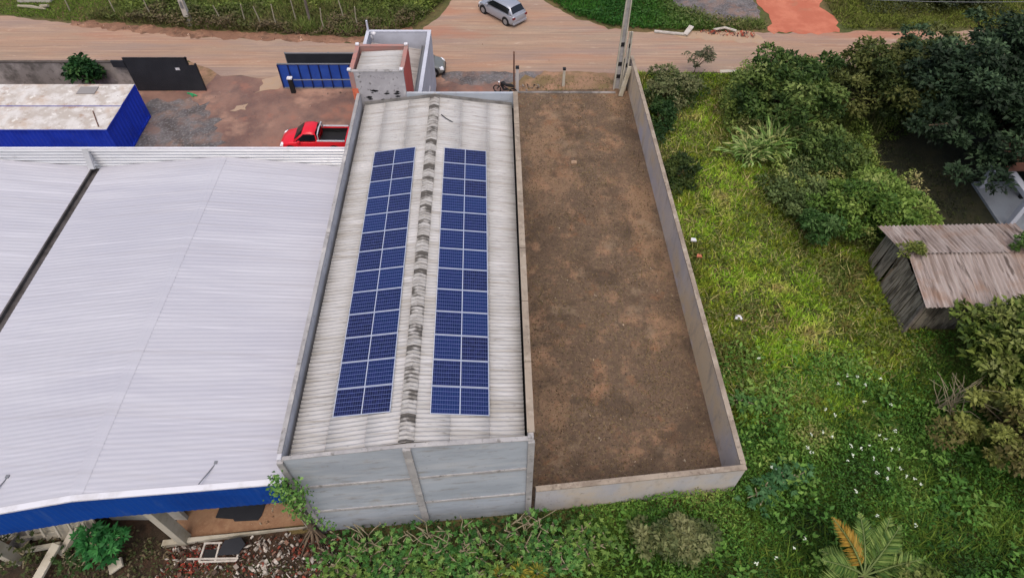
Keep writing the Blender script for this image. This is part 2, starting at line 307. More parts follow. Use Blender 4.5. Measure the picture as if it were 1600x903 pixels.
def rough_edge(poly, step=.5, amp=.18, seed=0):
    out = []; n = len(poly); r = random.Random(seed)
    for i in range(n):
        a = Vector(poly[i]); b = Vector(poly[(i + 1) % n]); k = max(1, int((b - a).length / step)); nr = Vector((-(b - a).y, (b - a).x)).normalized()
        for j in range(k):
            p = a.lerp(b, j / k) + nr * ((r.random() - .5) * 2 * amp + amp * math.sin(i * 2 + j * .7)); out.append((p.x, p.y))
    return out
def sheet(name, poly, z, mat, amp=.18, seed=0, step=.5):
    p = rough_edge(poly, step, amp, seed) if amp else poly
    o = MB().add([(x, y, z) for x, y in p], [tuple(range(len(p)))]).build(name, mat)
    return tag(o, kind='structure')

# ---------------- ground ----------------
g = MB(); g.quad((-600, -400, 0), (600, -400, 0), (600, 900, 0), (-600, 900, 0)); tag(g.build('ground', M['earth']), kind='structure')
sheet('field_ground', [(9.9, 4), (60, 4), (60, 43.5), (8.65, 43.6), (9.62, 12)], .004, M['field_soil'], 0)
sheet('verge', [(-60, 41.3), (-28, 41.5), (-10, 40), (0, 40), (9, 41), (9.2, 44.4), (-60, 46.6)], .008, M['verge'], .15, 3)
sheet('yard', [(-60, 24), (-.2, 24), (-.2, 43.2), (-10, 43.6), (-22.4, 44.5), (-22.6, 41.7), (-60, 41.6)], .012, M['yard'], .1, 4)
sheet('gravel_patch', [(-25.3, 33.5), (-21.5, 33.3), (-19.7, 35.5), (-20.6, 38), (-22.4, 40.4), (-25.6, 40.6), (-27, 38)], .016, M['gravel'], .3, 5, .35)
sheet('gravel_strip', [(-5.2, 42.6), (-1.5, 42.4), (1.5, 43.5), (3.2, 44.6), (-1, 45.3), (-5.2, 44.9)], .016, M['gravel'], .25, 6, .35)
road = [(-75, 45.5), (-40, 45.3), (-25, 45.8), (-22, 43.6), (-16, 43), (-5, 44.2), (4, 44.1), (9.6, 43.9), (24, 44.4), (40, 45.2), (75, 46.5), (75, 51.5), (42, 50.1), (27, 49.9), (21, 49.8), (15.5, 49.3), (11, 49.9), (8, 50.4), (5, 52.3), (2.8, 55.2), (-1, 66), (-6, 80), (-12, 80), (-8.5, 66), (-5, 55.3), (-7.3, 50), (-12.3, 48.2), (-25.9, 49.2), (-37.3, 51.4), (-43, 52.5), (-75, 56)]
sheet('road', road, .02, M['road'], .12, 7)
sheet('clay_driveway', [(21.3, 49.6), (26.9, 49.8), (26.6, 55), (25, 70), (20, 70), (21.5, 55.3)], .024, M['redclay'], .2, 8)
sheet('dirt_patch', [(16, 51.5), (20.6, 51.2), (21.4, 60), (13.2, 60), (14, 54)], .008, M['gravel'], .3, 9)
sheet('sand_patch', [(11.8, 49.6), (15, 48.7), (18, 48.4), (19.7, 48), (20.6, 48.7), (19.4, 49.9), (15, 50)], .028, M['sand'], .12, 10, .3)
sheet('lot_ground', [(.7, 10.5), (9.6, 11.4), (8.6, 42.0), (.2, 41.6)], .012, M['lot'], 0)
sheet('backyard_soil', [(-40, 2), (-6, 2), (-6.2, 9.6), (-12, 9.9), (-15, 10.6), (-40, 10.6)], .008, M['darksoil'], .2, 12)
sheet('shed_floor', [(-14.4, 9.2), (-8.2, 9.9), (-8.2, 16), (-14.4, 16)], .016, M['tan'], .0, 13)
sheet('kerb_strip', [(15.8, 43.95), (28, 44.0), (28, 44.35), (15.9, 44.35)], .03, M['kerb'], .06, 14, .3)
sheet('far_street_bank', [(-37, 51.9), (-36.6, 50.9), (-25.9, 49.0), (-12.4, 48.1), (-7.6, 49.6), (-8.2, 50.5), (-12.4, 49.1), (-25.9, 50.2)], .026, M['bank'], .15, 21, .3)
sheet('puddle_mud', [(-20.1, 39.1), (-19, 39.3), (-19, 39.9), (-19.8, 39.8)], .018, M['sand'], .1, 15, .3)
sheet('worn_mud', [(-19.0, 41.3), (-17.0, 41.9), (-17.2, 43.4), (-18.6, 43.0)], .022, M['sand'], .2, 16, .4)

# ---------------- concrete warehouse with the solar roof ----------------
FL, FR, BR, BL = (-8.03, 9.53), (.76, 10.32), (.28, 30.95), (-8.45, 30.78)
bw = empty('concrete_warehouse', (-3.7, 20, 0), 'grey concrete warehouse with fibre-cement roof carrying two rows of solar panels', 'warehouse')
def lerp2(a, b, t): return (a[0] + (b[0] - a[0]) * t, a[1] + (b[1] - a[1]) * t)
def wallbox(mb, a, b, th, z0, z1, mi=0, side=1):
    """upright wall from a to b, thickness th to the left of a->b; z1 may be a pair"""
    z1 = z1 if hasattr(z1, '__len__') else (z1, z1); z0 = z0 if hasattr(z0, '__len__') else (z0, z0)
    d = Vector((b[0] - a[0], b[1] - a[1])).normalized(); n = Vector((-d.y, d.x)) * th * side
    bt = [(a[0], a[1], z0[0]), (b[0], b[1], z0[1]), (b[0] + n.x, b[1] + n.y, z0[1]), (a[0] + n.x, a[1] + n.y, z0[0])]
    tp = [(p[0], p[1], z) for p, z in zip(bt, (z1[0], z1[1], z1[1], z1[0]))]
    mb.hexa(bt, tp, mi)
PZ = 7.12; PK = 7.22; FZ = 7.0
mid = lerp2(FL, FR, .5)
m = MB(); a = (FL[0] + .17, FL[1] + .03); b = (FR[0] - .17, FR[1])
wallbox(m, (FL[0], FL[1] + .02), mid, .13, 0, (FZ, PK)); wallbox(m, mid, (FR[0], FR[1] + .02), .13, 0, (PK, FZ)); m.build('front_wall', M['concrete'], bw)
m = MB(); wallbox(m, FL, BL, .14, 0, PZ, side=-1); m.build('side_wall', M['innerwall'], bw)
m = MB(); wallbox(m, FR, BR, .2, 0, PZ + .02); m.build('side_wall', M['parapet'], bw)
m = MB(); wallbox(m, (-5.77, BR[1]), (BR[0] - .21, BR[1]), .16, 0, PZ + .03, side=-1); m.build('rear_wall', M['concrete'], bw)
# front bands, pilasters, coping
dF = Vector((FR[0] - FL[0], FR[1] - FL[1])).normalized(); nF = Vector((dF.y, -dF.x))
def fpt(t, out=0): p = lerp2(FL, FR, t); return (p[0] + nF.x * out, p[1] + nF.y * out)
for (z0, z1) in ((2.15, 2.32), (4.55, 4.72)):
    m = MB(); wallbox(m, fpt(.02, .03), fpt(.482, .03), .045, z0, z1); wallbox(m, fpt(.518, .03), fpt(.975, .03), .045, z0, z1); m.build('wall_band', M['parapet'], bw)
for t0, t1, o in ((.484, .516, .1), (-.004, .02, .09), (.977, 1.004, .09)):
    m = MB(); wallbox(m, fpt(t0, o), fpt(t1, o), .115, 0, (PK if t0 > .3 and t0 < .6 else FZ) - .04); m.build('pilaster', M['parapet'], bw)
m = MB(); wallbox(m, fpt(.0, .0), fpt(.5, .0), .14, (FZ, PK), (FZ + .035, PK + .035)); wallbox(m, fpt(.5, .03), fpt(1.0, .03), .17, (PK, FZ), (PK + .05, FZ + .05)); m.build('coping', M['parapet'], bw)
m = MB(); wallbox(m, (FL[0] - .02, FL[1] + .22), (BL[0] - .02, BL[1]), .17, PZ + .003, PZ + .06, side=-1); m.build('coping', M['parapet'], bw)
m = MB()
for i in range(7):
    p = lerp2((FR[0] + .03, FR[1] + .22), (BR[0] + .03, BR[1]), i / 7); q = lerp2((FR[0] + .03, FR[1] + .22), (BR[0] + .03, BR[1]), (i + 1) / 7 - .002)
    wallbox(m, p, q, .26, PZ + .023, PZ + .08)
m.build('coping', M['lotwall_cap'], bw)
# roof
RF, RB = (-3.65, 9.8), (-4.22, 30.75); RZ = 6.98; SL = .135
def rzy(y): return RZ + .3 * (30.8 - y) / 20.5
def xr(y): return RF[0] + (y - 10.26) * (-4.22 + 3.65) / (30.81 - 10.26)
def roofz(x, y): return rzy(y) - SL * abs(x - xr(y))
rr = MB(); rl = MB()
def xl(y): t = (y - FL[1]) / (BL[1] - FL[1]); return FL[0] + (BL[0] - FL[0]) * t
def xrr(y): t = (y - FR[1]) / (BR[1] - FR[1]); return FR[0] + (BR[0] - FR[0]) * t
def rp(side, u, y, dz=0):   # u 0 ridge..1 eave
    xe = xl(y) + .29 if side < 0 else xrr(y) - .3
    x = xr(y) + (xe - xr(y)) * u; return (x, y, roofz(x, y) + dz)
for side, name in ((-1, 'roof_slope'), (1, 'roof_slope')):
    m = MB(); rows = [(0, .36, .03), (.34, .70, .015), (.68, 1.0, 0)]
    for (u0, u1, dz) in rows:
        yq = lambda u: 9.53 + .09 * (rp(side, u, 10)[0] + 8.03) + .15
        m.corr(rp(side, u0, yq(u0), dz), rp(side, u0, 30.74, dz), rp(side, u1, 30.74, dz), rp(side, u1, yq(u1), dz), .177, .028, 8)
    o = m.build(name, M['fibre'], bw, smooth=True, solid=.012)
m = MB()
nc = 21
for i in range(nc):
    y0 = 10.06 + i * (30.75 - 10.06) / nc; y1 = y0 + (30.75 - 10.06) / nc + .1; vs = []; K = 10; J = 36
    for j in range(J + 1):
        y = y0 + (y1 - y0) * j / J; lift = .065 + .035 * (j / J) + .022 * math.cos(2 * math.pi * y / .177)
        for k in range(K + 1):
            u = (k / K - .5) * 2; x = xr(y) + u * .27; vs.append((x, y, rzy(y) - SL * abs(u * .27) * 1.0 + lift + (.08 * (1 - abs(u)) ** .7)))
    m.add(vs, [(j * (K + 1) + k, j * (K + 1) + k + 1, (j + 1) * (K + 1) + k + 1, (j + 1) * (K + 1) + k) for j in range(J) for k in range(K)])
m.build('ridge_cap', M['moss'], bw, smooth=False, solid=.01)
for side in (-1, 1):
    m = MB(); f = xl if side < 0 else xrr; yf = 9.85 if side < 0 else 10.5
    a, b = (f(yf) - side * .21, yf), (f(30.7) - side * .21, 30.7); wallbox(m, a, b, .2, 6.2, 6.24, side=side)
    m.build('gutter', M['gutter'], bw)
m = MB()
for sd_ in (-1, 1):
    a = rp(sd_, 0, 30.70, .05); b = rp(sd_, 1, 30.70, .05); m.hexa([(a[0], 30.66, a[2]), (b[0], 30.66, b[2]), (b[0], 30.765, b[2]), (a[0], 30.765, a[2])][::(1 if sd_ > 0 else -1)], [(a[0], 30.70, a[2] + .12), (b[0], 30.70, b[2] + .12), (b[0], 30.765, b[2] + .12), (a[0], 30.765, a[2] + .12)][::(1 if sd_ > 0 else -1)])
m.build('wall_flashing', M['flash'], bw)
# cable on the roof
m = MB(); m.tube([(-3.75, 29.0, 7.06), (-3.5, 28.7, 7.05), (-3.1, 28.5, 6.93)], .025, 5); m.build('roof_cable', M['plastic'], bw)

# solar panels: 13 on each slope
sp = empty('solar_panel', (0, 0, 0), 'x', 'solar panel', 'solar panels on the warehouse roof')
W, Hh = 2.12, 1.138
m = MB()
for (x0, y0, x1, y1) in ((-W/2, -Hh/2, W/2, -Hh/2+.018), (-W/2, Hh/2-.018, W/2, Hh/2), (-W/2, -Hh/2+.018, -W/2+.026, Hh/2-.018), (W/2-.026, -Hh/2+.018, W/2, Hh/2-.018), (-.016, -Hh/2+.018, .016, Hh/2-.018)):
    m.box((x0, y0, -.018), (x1, y1, .02))
m.build('panel_frame', M['frame'], sp)
for x0, x1 in ((-W/2+.026, -.016), (.016, W/2-.026)):
    m = MB(); m.box((x0, -Hh/2+.018, -.012), (x1, Hh/2-.018, .012)); m.build('cell_sheet', M['cell'], sp)
ords = ['first', 'second', 'third', 'fourth', 'fifth', 'sixth', 'seventh', 'eighth', 'ninth', 'tenth', 'eleventh', 'twelfth', 'last']
first = True
for side, xs in ((-1, ((-6.379 - 4.363) / 2, (-6.943 - 4.873) / 2)), (1, ((-2.916 - .804) / 2, (-3.418 - 1.297) / 2))):
    for k in range(13):
        y = 11.21 + (k + .5) * (26.27 - 11.21) / 13; x = xs[0] + (xs[1] - xs[0]) * (k + .5) / 13
        o = sp if first else copy_tree(sp); first = False
        o.location = (x, y, roofz(x, y) + .12); o.rotation_euler = (-.0146, math.atan(SL) * side, .0315)
        o['label'] = 'blue solar panel, %s from the near end of the row on the %s roof slope' % (ords[k], 'left' if side < 0 else 'right')
# mounting rails
for side, xs in ((-1, (-6.1, -4.95)), (1, (-2.5, -1.35))):
    pass

# ---------------- metal warehouse on the left ----------------
mw = empty('metal_warehouse', (-17, 17, 0), 'large warehouse with white corrugated metal roof and blue front fascia', 'warehouse')
def fy(x): return 9.35 + .134 * (x + 8.2)
E, RG = 5.7, 6.42
xe0, xe1 = -8.12, -8.5
spans = [((xe0, xe1, E), (-14.86, -14.83, RG)), ((-21.42, -21.4, E + .02), (-14.86, -14.83, RG)), ((-21.78, -21.76, E + .02), (-28.4, -28.3, RG)), ((-35, -35, E), (-28.4, -28.3, RG))]
for (l, h) in spans:
    m = MB(); yb = 26.35
    l0, l1 = l[0], l[1]
    if l[0] > -9: pass
    for (u0, u1, dz) in ((0, 1, 0),):
        def q(u, yy, back): xx = (l[1] if back else l[0]) + ((h[1] if back else h[0]) - (l[1] if back else l[0])) * u; return (xx, (yb if back else fy(xx)), l[2] + (h[2] - l[2]) * u + dz)
        m.corr(q(u0, 0, 0), q(u0, 0, 1), q(u1, 0, 1), q(u1, 0, 0), .2, .004, 6)
    m.build('roof_slope', M['zinc'], mw, smooth=False, solid=.006)
for X0, X1 in ((-14.86, -14.83), (-28.4, -28.3)):
    m = MB(); n = 60; vs = []
    for i in range(n + 1):
        t = i / n; x = X0 + (X1 - X0) * t; y = fy(X0) + (26.3 - fy(X0)) * t
        for u, dz in ((-.24, -.036), (0, -.004), (.24, -.036)): vs.append((x + u, y, RG + .02 + dz + .004 * (i % 2)))
    m.add(vs, [(i * 3 + k, i * 3 + k + 1, i * 3 + k + 4, i * 3 + k + 3) for i in range(n) for k in range(2)]); m.build('ridge_flashing', M['zinc'], mw, solid=.004)
m = MB(); m.hexa([(-21.78, fy(-21.6), 5.5), (-21.40, fy(-21.6), 5.5), (-21.38, 26.3, 5.5), (-21.76, 26.3, 5.5)], [(-21.78, fy(-21.6), 5.62), (-21.40, fy(-21.6), 5.62), (-21.38, 26.3, 5.62), (-21.76, 26.3, 5.62)]); m.hexa([(-21.82, fy(-21.6), 5.625), (-21.76, fy(-21.6), 5.625), (-21.74, 26.3, 5.625), (-21.8, 26.3, 5.625)], [(-21.82, fy(-21.6), 5.8), (-21.74, fy(-21.6), 5.8), (-21.72, 26.3, 5.8), (-21.8, 26.3, 5.8)]); m.build('valley_gutter', layered('valley_steel', (84, 80, 80), [((60, 56, 54), 2, .45, .6, .8)], .6), mw)
m = MB(); m.hexa([(-21.75, 26.0, 5.9), (-21.45, 26.0, 5.9), (-21.45, 26.3, 6.5), (-21.75, 26.3, 6.5)], [(-21.75, 25.9, 5.95), (-21.45, 25.9, 5.95), (-21.45, 26.25, 6.95), (-21.75, 26.25, 6.95)]); m.build('gutter_head', M['galv'], mw)
# back parapet cladding: horizontally ribbed sheets
m = MB()
m.corr((-36, 26.42, 5.2), (-36, 26.42, 6.8), (xe1, 26.42, 6.8), (xe1, 26.42, 5.4), .2, .035, 6)
m.build('rear_cladding', M['galv'], mw, solid=.01)
m = MB(); m.box((-36, 26.46, 6.80), (xe1, 26.56, 6.86)); m.build('rear_trim', M['trim'], mw)
m = MB(); m.box((-36, 26.6, 0), (xe1 - .1, 26.75, 6.4)); m.build('rear_wall', M['oldwall'], mw)
# fascia
def fz(x): # top of fascia
    d = abs(x + 14.86) if x > -21.6 else abs(x + 28.4); return RG - (RG - E) * d / 6.7 + .03
pts = [-35, -28.4, -21.62, -14.86, -8.13]
m = MB(); tr = MB()
for i in range(4):
    a, b = pts[i], pts[i + 1]; n = int((b - a) / .22); vs = []
    for k in range(n * 2 + 1):
        x = a + (b - a) * k / (n * 2); o = .02 if k % 2 else 0
        vs += [(x, fy(x) - .06 - o, fz(x) - 1.72), (x, fy(x) - .06 - o, fz(x) - .02)]
    m.add(vs, [(2 * k, 2 * k + 2, 2 * k + 3, 2 * k + 1) for k in range(n * 2)])
    tr.hexa([(a, fy(a) - .12, fz(a) - .05), (b, fy(b) - .12, fz(b) - .05), (b, fy(b) + .1, fz(b) - .05), (a, fy(a) + .1, fz(a) - .05)], [(a, fy(a) - .12, fz(a) + .03), (b, fy(b) - .12, fz(b) + .03), (b, fy(b) + .1, fz(b) + .03), (a, fy(a) + .1, fz(a) + .03)])
m.build('fascia', M['bluefascia'], mw, solid=.01); tr.build('fascia_trim', M['trim'], mw)
# columns, beams, rear partition below
for cx_, cy_ in ((-13.75, 9.1), (-20.4, 8.3), (-27, 7.4), (-8.5, 9.75)):
    m = MB(); m.box((cx_ - .17, cy_ - .17, 0), (cx_ + .17, cy_ + .3, 5.2)); m.build('column', M['kerb'], mw, bevel=.015)
m = MB(); m.hexa([(-35, fy(-35) + .1, 5.0), (-8.3, fy(-8.3) + .1, 5.0), (-8.3, fy(-8.3) + .3, 5.0), (-35, fy(-35) + .3, 5.0)], [(-35, fy(-35) + .1, 5.3), (-8.3, fy(-8.3) + .1, 5.3), (-8.3, fy(-8.3) + .3, 5.3), (-35, fy(-35) + .3, 5.3)]); m.build('lintel', M['metalgrey'], mw)
m = MB(); m.box((-35, 14, 0), (-8.4, 14.15, 5.2)); m.build('inner_wall', M['oldwall'], mw)
m = MB(); m.box((-35.1, 8, 0), (-34.95, 26.5, 5.5)); m.build('side_wall', M['oldwall'], mw)
# stays on the roof edge
for i, (a, b) in enumerate([((-10.62, 9.95, 5.93), (-10.88, 9.05, 6.2)), ((-17.69, 9.35, 6.12), (-17.95, 8.1, 6.3))]):
    m = MB(); m.cyl(a, b, .022, 6); m.box((a[0] - .06, a[1] - .06, a[2] - .05), (a[0] + .06, a[1] + .06, a[2] + .05)); m.build('roof_stay', M['metalgrey'], mw)
# white block wall and leaning panels under the fascia
m = MB()
for k in range(6):
    m.box((-17.2, 10.02 + .0 * k, .02 + k * .33), (-13.95, 10.18, .02 + k * .33 + .315))
o = m.build('block_wall', layered('white_block', (172, 170, 164), [((150, 146, 138), .7, .45, .6, .7)], .9)); tag(o, 'low whitewashed wall of long blocks under the blue fascia', 'wall')
for k in range(7):
    x = -21.2 + k * .62; t = empty('leaning_panel', (x, 9.4, 0), 'pale concrete panel leaning under the blue fascia, %s from the left' % ords[k], 'concrete panel', 'pale panels leaning in a row under the fascia')
    m = MB(); r = random.Random(k); h = 1.9 + r.random() * .3
    m.hexa([(x - .27, 9.15, .02), (x + .27, 9.2, .02), (x + .27, 9.27, .02), (x - .27, 9.22, .02)], [(x - .25, 9.75, h), (x + .28, 9.8, h), (x + .28, 9.87, h), (x - .25, 9.82, h)])
    m.build('slab', M['kerb'], t)
    m = MB(); m.beam((x, 9.12, .6), (x + .02, 9.4, 1.5), .1, .06); m.build('rib', M['kerb'], t)

# ---------------- tower and annex behind ----------------
tw = empty('block_tower', (-7.2, 32.2, 0), 'square rendered tower room with faded red parapet behind the warehouse', 'building')
TX0, TX1, TY0, TY1, TZ = -8.66, -5.78, 30.8, 33.4, 8.45
m = MB(); m.box((TX0, TY0, 0), (TX1, TY0 + .15, TZ)); m.build('front_wall', layered('tower_render', (164, 162, 166), [((146, 144, 148), .8, .42, .6, .8), ((184, 182, 184), 1.5, .54, .66, .7), ((92, 88, 86), 4, .6, .66, .8)], .9, (9, .3, .02)), tw)
r = random.Random(5)
for k in range(16):
    m = MB()
    x = -7.9 + r.random() * 1.7; z = 6.62 + (r.random() ** 1.3) * .75; s = .05 + r.random() * .1
    m.add([(x - s * 1.4, TY0 - .012, z), (x - .3 * s, TY0 - .012, z - .5 * s), (x + s, TY0 - .012, z - .2 * s), (x + 1.2 * s, TY0 - .012, z + .3 * s), (x, TY0 - .012, z + .6 * s)], [(0, 1, 2, 3, 4)]); m.build('render_hole', M['dark'], tw)
m = MB(); m.box((TX0 - .02, TY0 - .04, 6.75), (TX0 + .3, TY0 - .004, 7.45), 0); m.build('bare_brick', M['orange'], tw)
m = MB(); m.box((TX0 - .03, TY0 - .03, 7.48), (TX0 + .22, TY0 - .004, TZ - .01), 0); m.build('corner_post', M['pink'], tw)
m = MB(); m.box((TX0, TY0 + .153, 0), (TX0 + .18, TY1 - .153, TZ)); m.build('side_wall', M['pink'], tw)
m = MB(); m.box((TX1 - .18, TY0 + .153, 0), (TX1 + .004, TY1 - .153, TZ)); m.build('side_wall', M['redpaint'], tw)
m = MB(); m.box((TX0, TY1 - .15, 0), (TX1, TY1, TZ + .02)); m.build('rear_wall', M['pink'], tw)
m = MB(); m.box((TX0 - .02, TY1 - .17, TZ + .024), (TX1 + .02, TY1 + .02, TZ + .08)); m.box((TX0 - .02, TY0 + .175, TZ + .003), (TX0 + .2, TY1 - .175, TZ + .06)); m.box((TX1 - .2, TY0 + .175, TZ + .003), (TX1 + .02, TY1 - .175, TZ + .06)); m.build('coping', M['pink'], tw)
m = MB(); m.box((TX0 - .02, TY0 - .02, TZ + .003), (TX1 + .02, TY0 + .17, TZ + .05)); m.build('coping', M['parapet'], tw)
m = MB(); m.corr((TX0 + .3, TY0 + .2, TZ - .12), (TX0 + .3, TY1 - .3, TZ - .22), (TX1 - .2, TY1 - .3, TZ - .1), (TX1 - .2, TY0 + .2, TZ - .02), .177, .025, 8); m.build('roof', M['fibre'], tw, smooth=True, solid=.01)
for x, y in ((TX0 + .08, TY1 - .08), (TX1 - .1, TY1 - .08), (TX0 + .02, TY0 + .02), (TX1 - .1, TY0 + .06)): m = MB(); m.box((x - .1, y - .1, TZ + .085), (x + .1, y + .1, TZ + .2)); m.build('corner_stub', M['trim'], tw, bevel=.03)


an = empty('white_annex', (-7.8, 37, 0), 'low white-walled annex with corrugated roof beside the street', 'building')
m = MB(); m.box((-5.82, 31.1, 0), (-5.62, 42.4, 4.3)); m.build('side_wall', M['whitewall'], an)
m = MB(); m.box((-10.05, 38.5, 0), (-9.87, 42.4, 4.3)); m.build('side_wall', M['whitewall'], an)
m = MB(); m.box((-9.86, 42.22, 0), (-5.83, 42.4, 4.3)); m.build('street_wall', M['whitewall'], an)
m = MB(); m.box((-10.07, 42.2, 4.303), (-5.6, 42.42, 4.36)); m.box((-5.84, 31.1, 4.303), (-5.6, 42.19, 4.36)); m.box((-10.07, 38.5, 4.303), (-9.85, 42.19, 4.36)); m.build('coping', M['whitewall'], an)
m = MB()
for y0, y1, dz in ((31.2, 34.9, 0), (34.8, 38.4, .02), (38.3, 41.6, .04)): m.corr((-9.7, y0, 3.85 + dz), (-9.7, y1, 3.85 + dz), (-6.3, y1, 3.35 + dz), (-6.3, y0, 3.35 + dz), .177, .025, 8)
m.build('roof', layered('annex_roof', (168, 162, 158), [((146, 140, 136), .6, .45, .6, .8, (.4, 3, 1)), ((120, 112, 108), 2, .56, .68, .8, (.4, 4, 1))], .92), an, smooth=True, solid=.01)
m = MB(); m.box((-6.32, 31.2, 3.2), (-6.08, 42.1, 3.32)); m.box((-6.32, 31.2, 3.321), (-6.29, 42.1, 3.42)); m.box((-6.07, 31.2, 3.2), (-6.04, 42.1, 3.6)); m.build('gutter', M['metalgrey'], an)
m = MB(); m.tube([(-9.6, 41.7, 4.05), (-9.6, 41.7, 4.5)], .1, 10); m.tube([(-9.6, 41.7, 4.5), (-9.3, 41.3, 4.7)], .12, 10); m.build('vent_pipe', M['trim'], an, smooth=True)
m = MB(); m.box((-5.617, 36.3, .05), (-5.56, 38.8, 2.3)); m.build('white_door', M['trim'], an)
m = MB(); m.tube([(-9.95, 42.3, 4.36), (-9.95, 42.3, 5.1)], .07, 8); m.build('corner_post', M['whitewall'], an)

# ---------------- street-side walls, fences and gates ----------------
ow = empty('stained_wall', (-32, 41.9, 0), 'stained grey block wall along the dirt street behind the containers', 'wall')
m = MB(); m.box((-60, 41.8, 0), (-24.9, 42.0, 2.2)); m.build('wall', M['oldwall'], ow)
m = MB(); m.box((-60, 41.77, 2.203), (-24.9, 42.03, 2.26)); m.build('coping', layered('dark_coping', (70, 64, 60), [((92, 84, 78), 2, .45, .6, .8)], .9), ow)
bf = empty('black_sheet_gate', (-25.2, 41.7, 0), 'tall black sheet-metal gate leaf at the yard corner', 'gate')
m = MB(); n = 36
vs = []
for k in range(n * 2 + 1):
    x = -27.5 + 5.0 * k / (n * 2); o = .012 if k % 2 else 0; vs += [(x, 41.62 - o, .05), (x - .02, 41.62 - o, 2.62 if x < -23.1 else 2.15)]
m.add(vs, [(2 * k, 2 * k + 2, 2 * k + 3, 2 * k + 1) for k in range(n * 2)]); m.build('sheet', M['blacksheet'], bf, solid=.01)
m = MB(); m.box((-27.55, 41.66, 2.56), (-23.0, 41.74, 2.68)); m.box((-22.62, 41.64, 0), (-22.5, 41.76, 2.2)); m.box((-23.15, 41.66, 0), (-23.03, 41.76, 2.7)); m.build('frame', M['plastic'], bf)
m = MB(); m.box((-24.05, 41.585, 1.75), (-23.75, 41.603, 1.93)); m.build('plate', M['trim'], bf)
m = MB(); m.box((-28.4, 41.55, 2.0), (-27.5, 41.68, 2.5)); m.build('side_sheet', M['blacksheet'], bf)
bg_ = empty('blue_slatted_gate', (-14.4, 42, 0), 'blue sheet-metal sliding gate with dark uprights by the tower', 'gate')
m = MB(); m.box((-16.85, 42.0, .1), (-10.2, 42.04, 1.92)); m.build('sheet', M['bluegate'], bg_)
for k in range(10):
    x = -16.85 + k * .735; m = MB(); m.box((x - .035, 41.92, .08), (x + .035, 41.995, 1.95)); m.build('upright', M['bluedark'], bg_)
m = MB(); m.box((-16.88, 41.93, .0), (-10.1, 42.05, .08)); m.box((-16.88, 41.96, 1.955), (-10.1, 42.06, 2.01)); m.build('rail', M['metalgrey'], bg_)
pst = empty('gate_post', (-16.05, 41.45, 0), 'short dark post with pale cap in front of the blue gate', 'post')
m = MB(); m.box((-16.18, 41.3, 0), (-15.88, 41.55, 1.15)); m.build('shaft', M['plastic'], pst); m = MB(); m.box((-16.22, 41.26, 1.153), (-15.84, 41.59, 1.28)); m.build('cap', M['trim'], pst, bevel=.04)
rl_ = MB(); rl_.cyl((-15.8, 41.45, 1.05), (-10.1, 41.5, 1.05), .04, 8); tag(rl_.build('handrail', M['metalgrey']), 'horizontal steel rail running across the front of the blue gate', 'rail')
bs = empty('black_hoarding', (-14, 42.9, 0), 'black sheet hoarding standing behind the blue gate', 'fence')
m = MB(); m.box((-16.4, 42.88, .05), (-10.2, 42.92, 2.25)); m.build('sheet', M['blacksheet'], bs)
m = MB()
for x in (-16.42, -13.3, -10.3): m.box((x - .05, 42.925, 0), (x + .05, 43.0, 2.33))
m.box((-16.42, 42.87, 2.253), (-10.2, 42.97, 2.31)); m.build('frame', M['metalgrey'], bs)

# lot wall
lw = empty('lot_wall', (9.3, 26, 0), 'long plastered boundary wall round the empty dirt lot', 'wall')
A, B, C_ = (.98, 10.36), (9.72, 11.3), (8.68, 42.5)
A2, B2 = (.98, 10.5), (9.52, 11.46)
m = MB(); wallbox(m, A, B, .17, 0, 2.3); m.build('front_wall', M['lotwall'], lw)
m = MB(); wallbox(m, (B[0], B[1] + .18), C_, .17, 0, 2.3); m.build('side_wall', M['lotside'], lw)
m = MB(); wallbox(m, (8.52, 42.3), (8.0, 42.3), .16, 0, 2.3); m.build('return_wall', M['oldwall'], lw)
m = MB(); wallbox(m, (A[0], A[1] - .03), (B[0] + .03, B[1] - .03), .23, 2.303, 2.37); wallbox(m, (B[0] + .03, B[1] + .205), (C_[0] + .03, C_[1]), .23, 2.303, 2.37); m.build('coping', M['lotwall_cap'], lw)
lw2 = empty('low_lot_wall', (.25, 36, 0), 'low side wall running from the warehouse to the street', 'wall')
m = MB(); m.box((.12, 31.0, 0), (.3, 40.4, .4)); m.build('wall', M['oldwall'], lw2)
th = MB(); th.hexa([(.3, 41.35, 0), (7.6, 41.3, 0), (7.6, 41.5, 0), (.3, 41.55, 0)], [(.3, 41.35, .06), (7.6, 41.3, .06), (7.6, 41.5, .06), (.3, 41.55, .06)]); tag(th.build('lot_threshold', M['oldwall']), 'low dark footing across the street side of the dirt lot', 'kerb')

# posts and poles
def post(name, x, y, h, w_, mat, label, capm=None, cat='post', lean=(0, 0), group=None):
    e = empty(name, (x, y, 0), label, cat, group)
    m = MB(); m.hexa([(x - w_/2, y - w_/2, 0), (x + w_/2, y - w_/2, 0), (x + w_/2, y + w_/2, 0), (x - w_/2, y + w_/2, 0)], [(x - w_/2.4 + lean[0], y - w_/2.4 + lean[1], h), (x + w_/2.4 + lean[0], y - w_/2.4 + lean[1], h), (x + w_/2.4 + lean[0], y + w_/2.4 + lean[1], h), (x - w_/2.4 + lean[0], y + w_/2.4 + lean[1], h)])
    m.build('shaft', mat, e)
    if capm: m = MB(); m.box((x - w_*.55 + lean[0], y - w_*.55 + lean[1], h + .003), (x + w_*.55 + lean[0], y + w_*.55 + lean[1], h + .12)); m.build('cap', capm, e)
    return e
e = post('gate_post', .14, 41.6, 3.2, .13, M['rust'], 'tall thin rusty steel post at the corner of the dirt lot')
post('gate_post', .38, 41.62, 1.9, .24, M['lotwall'], 'stubby rendered post with black cap beside the rusty steel post', M['plastic'])
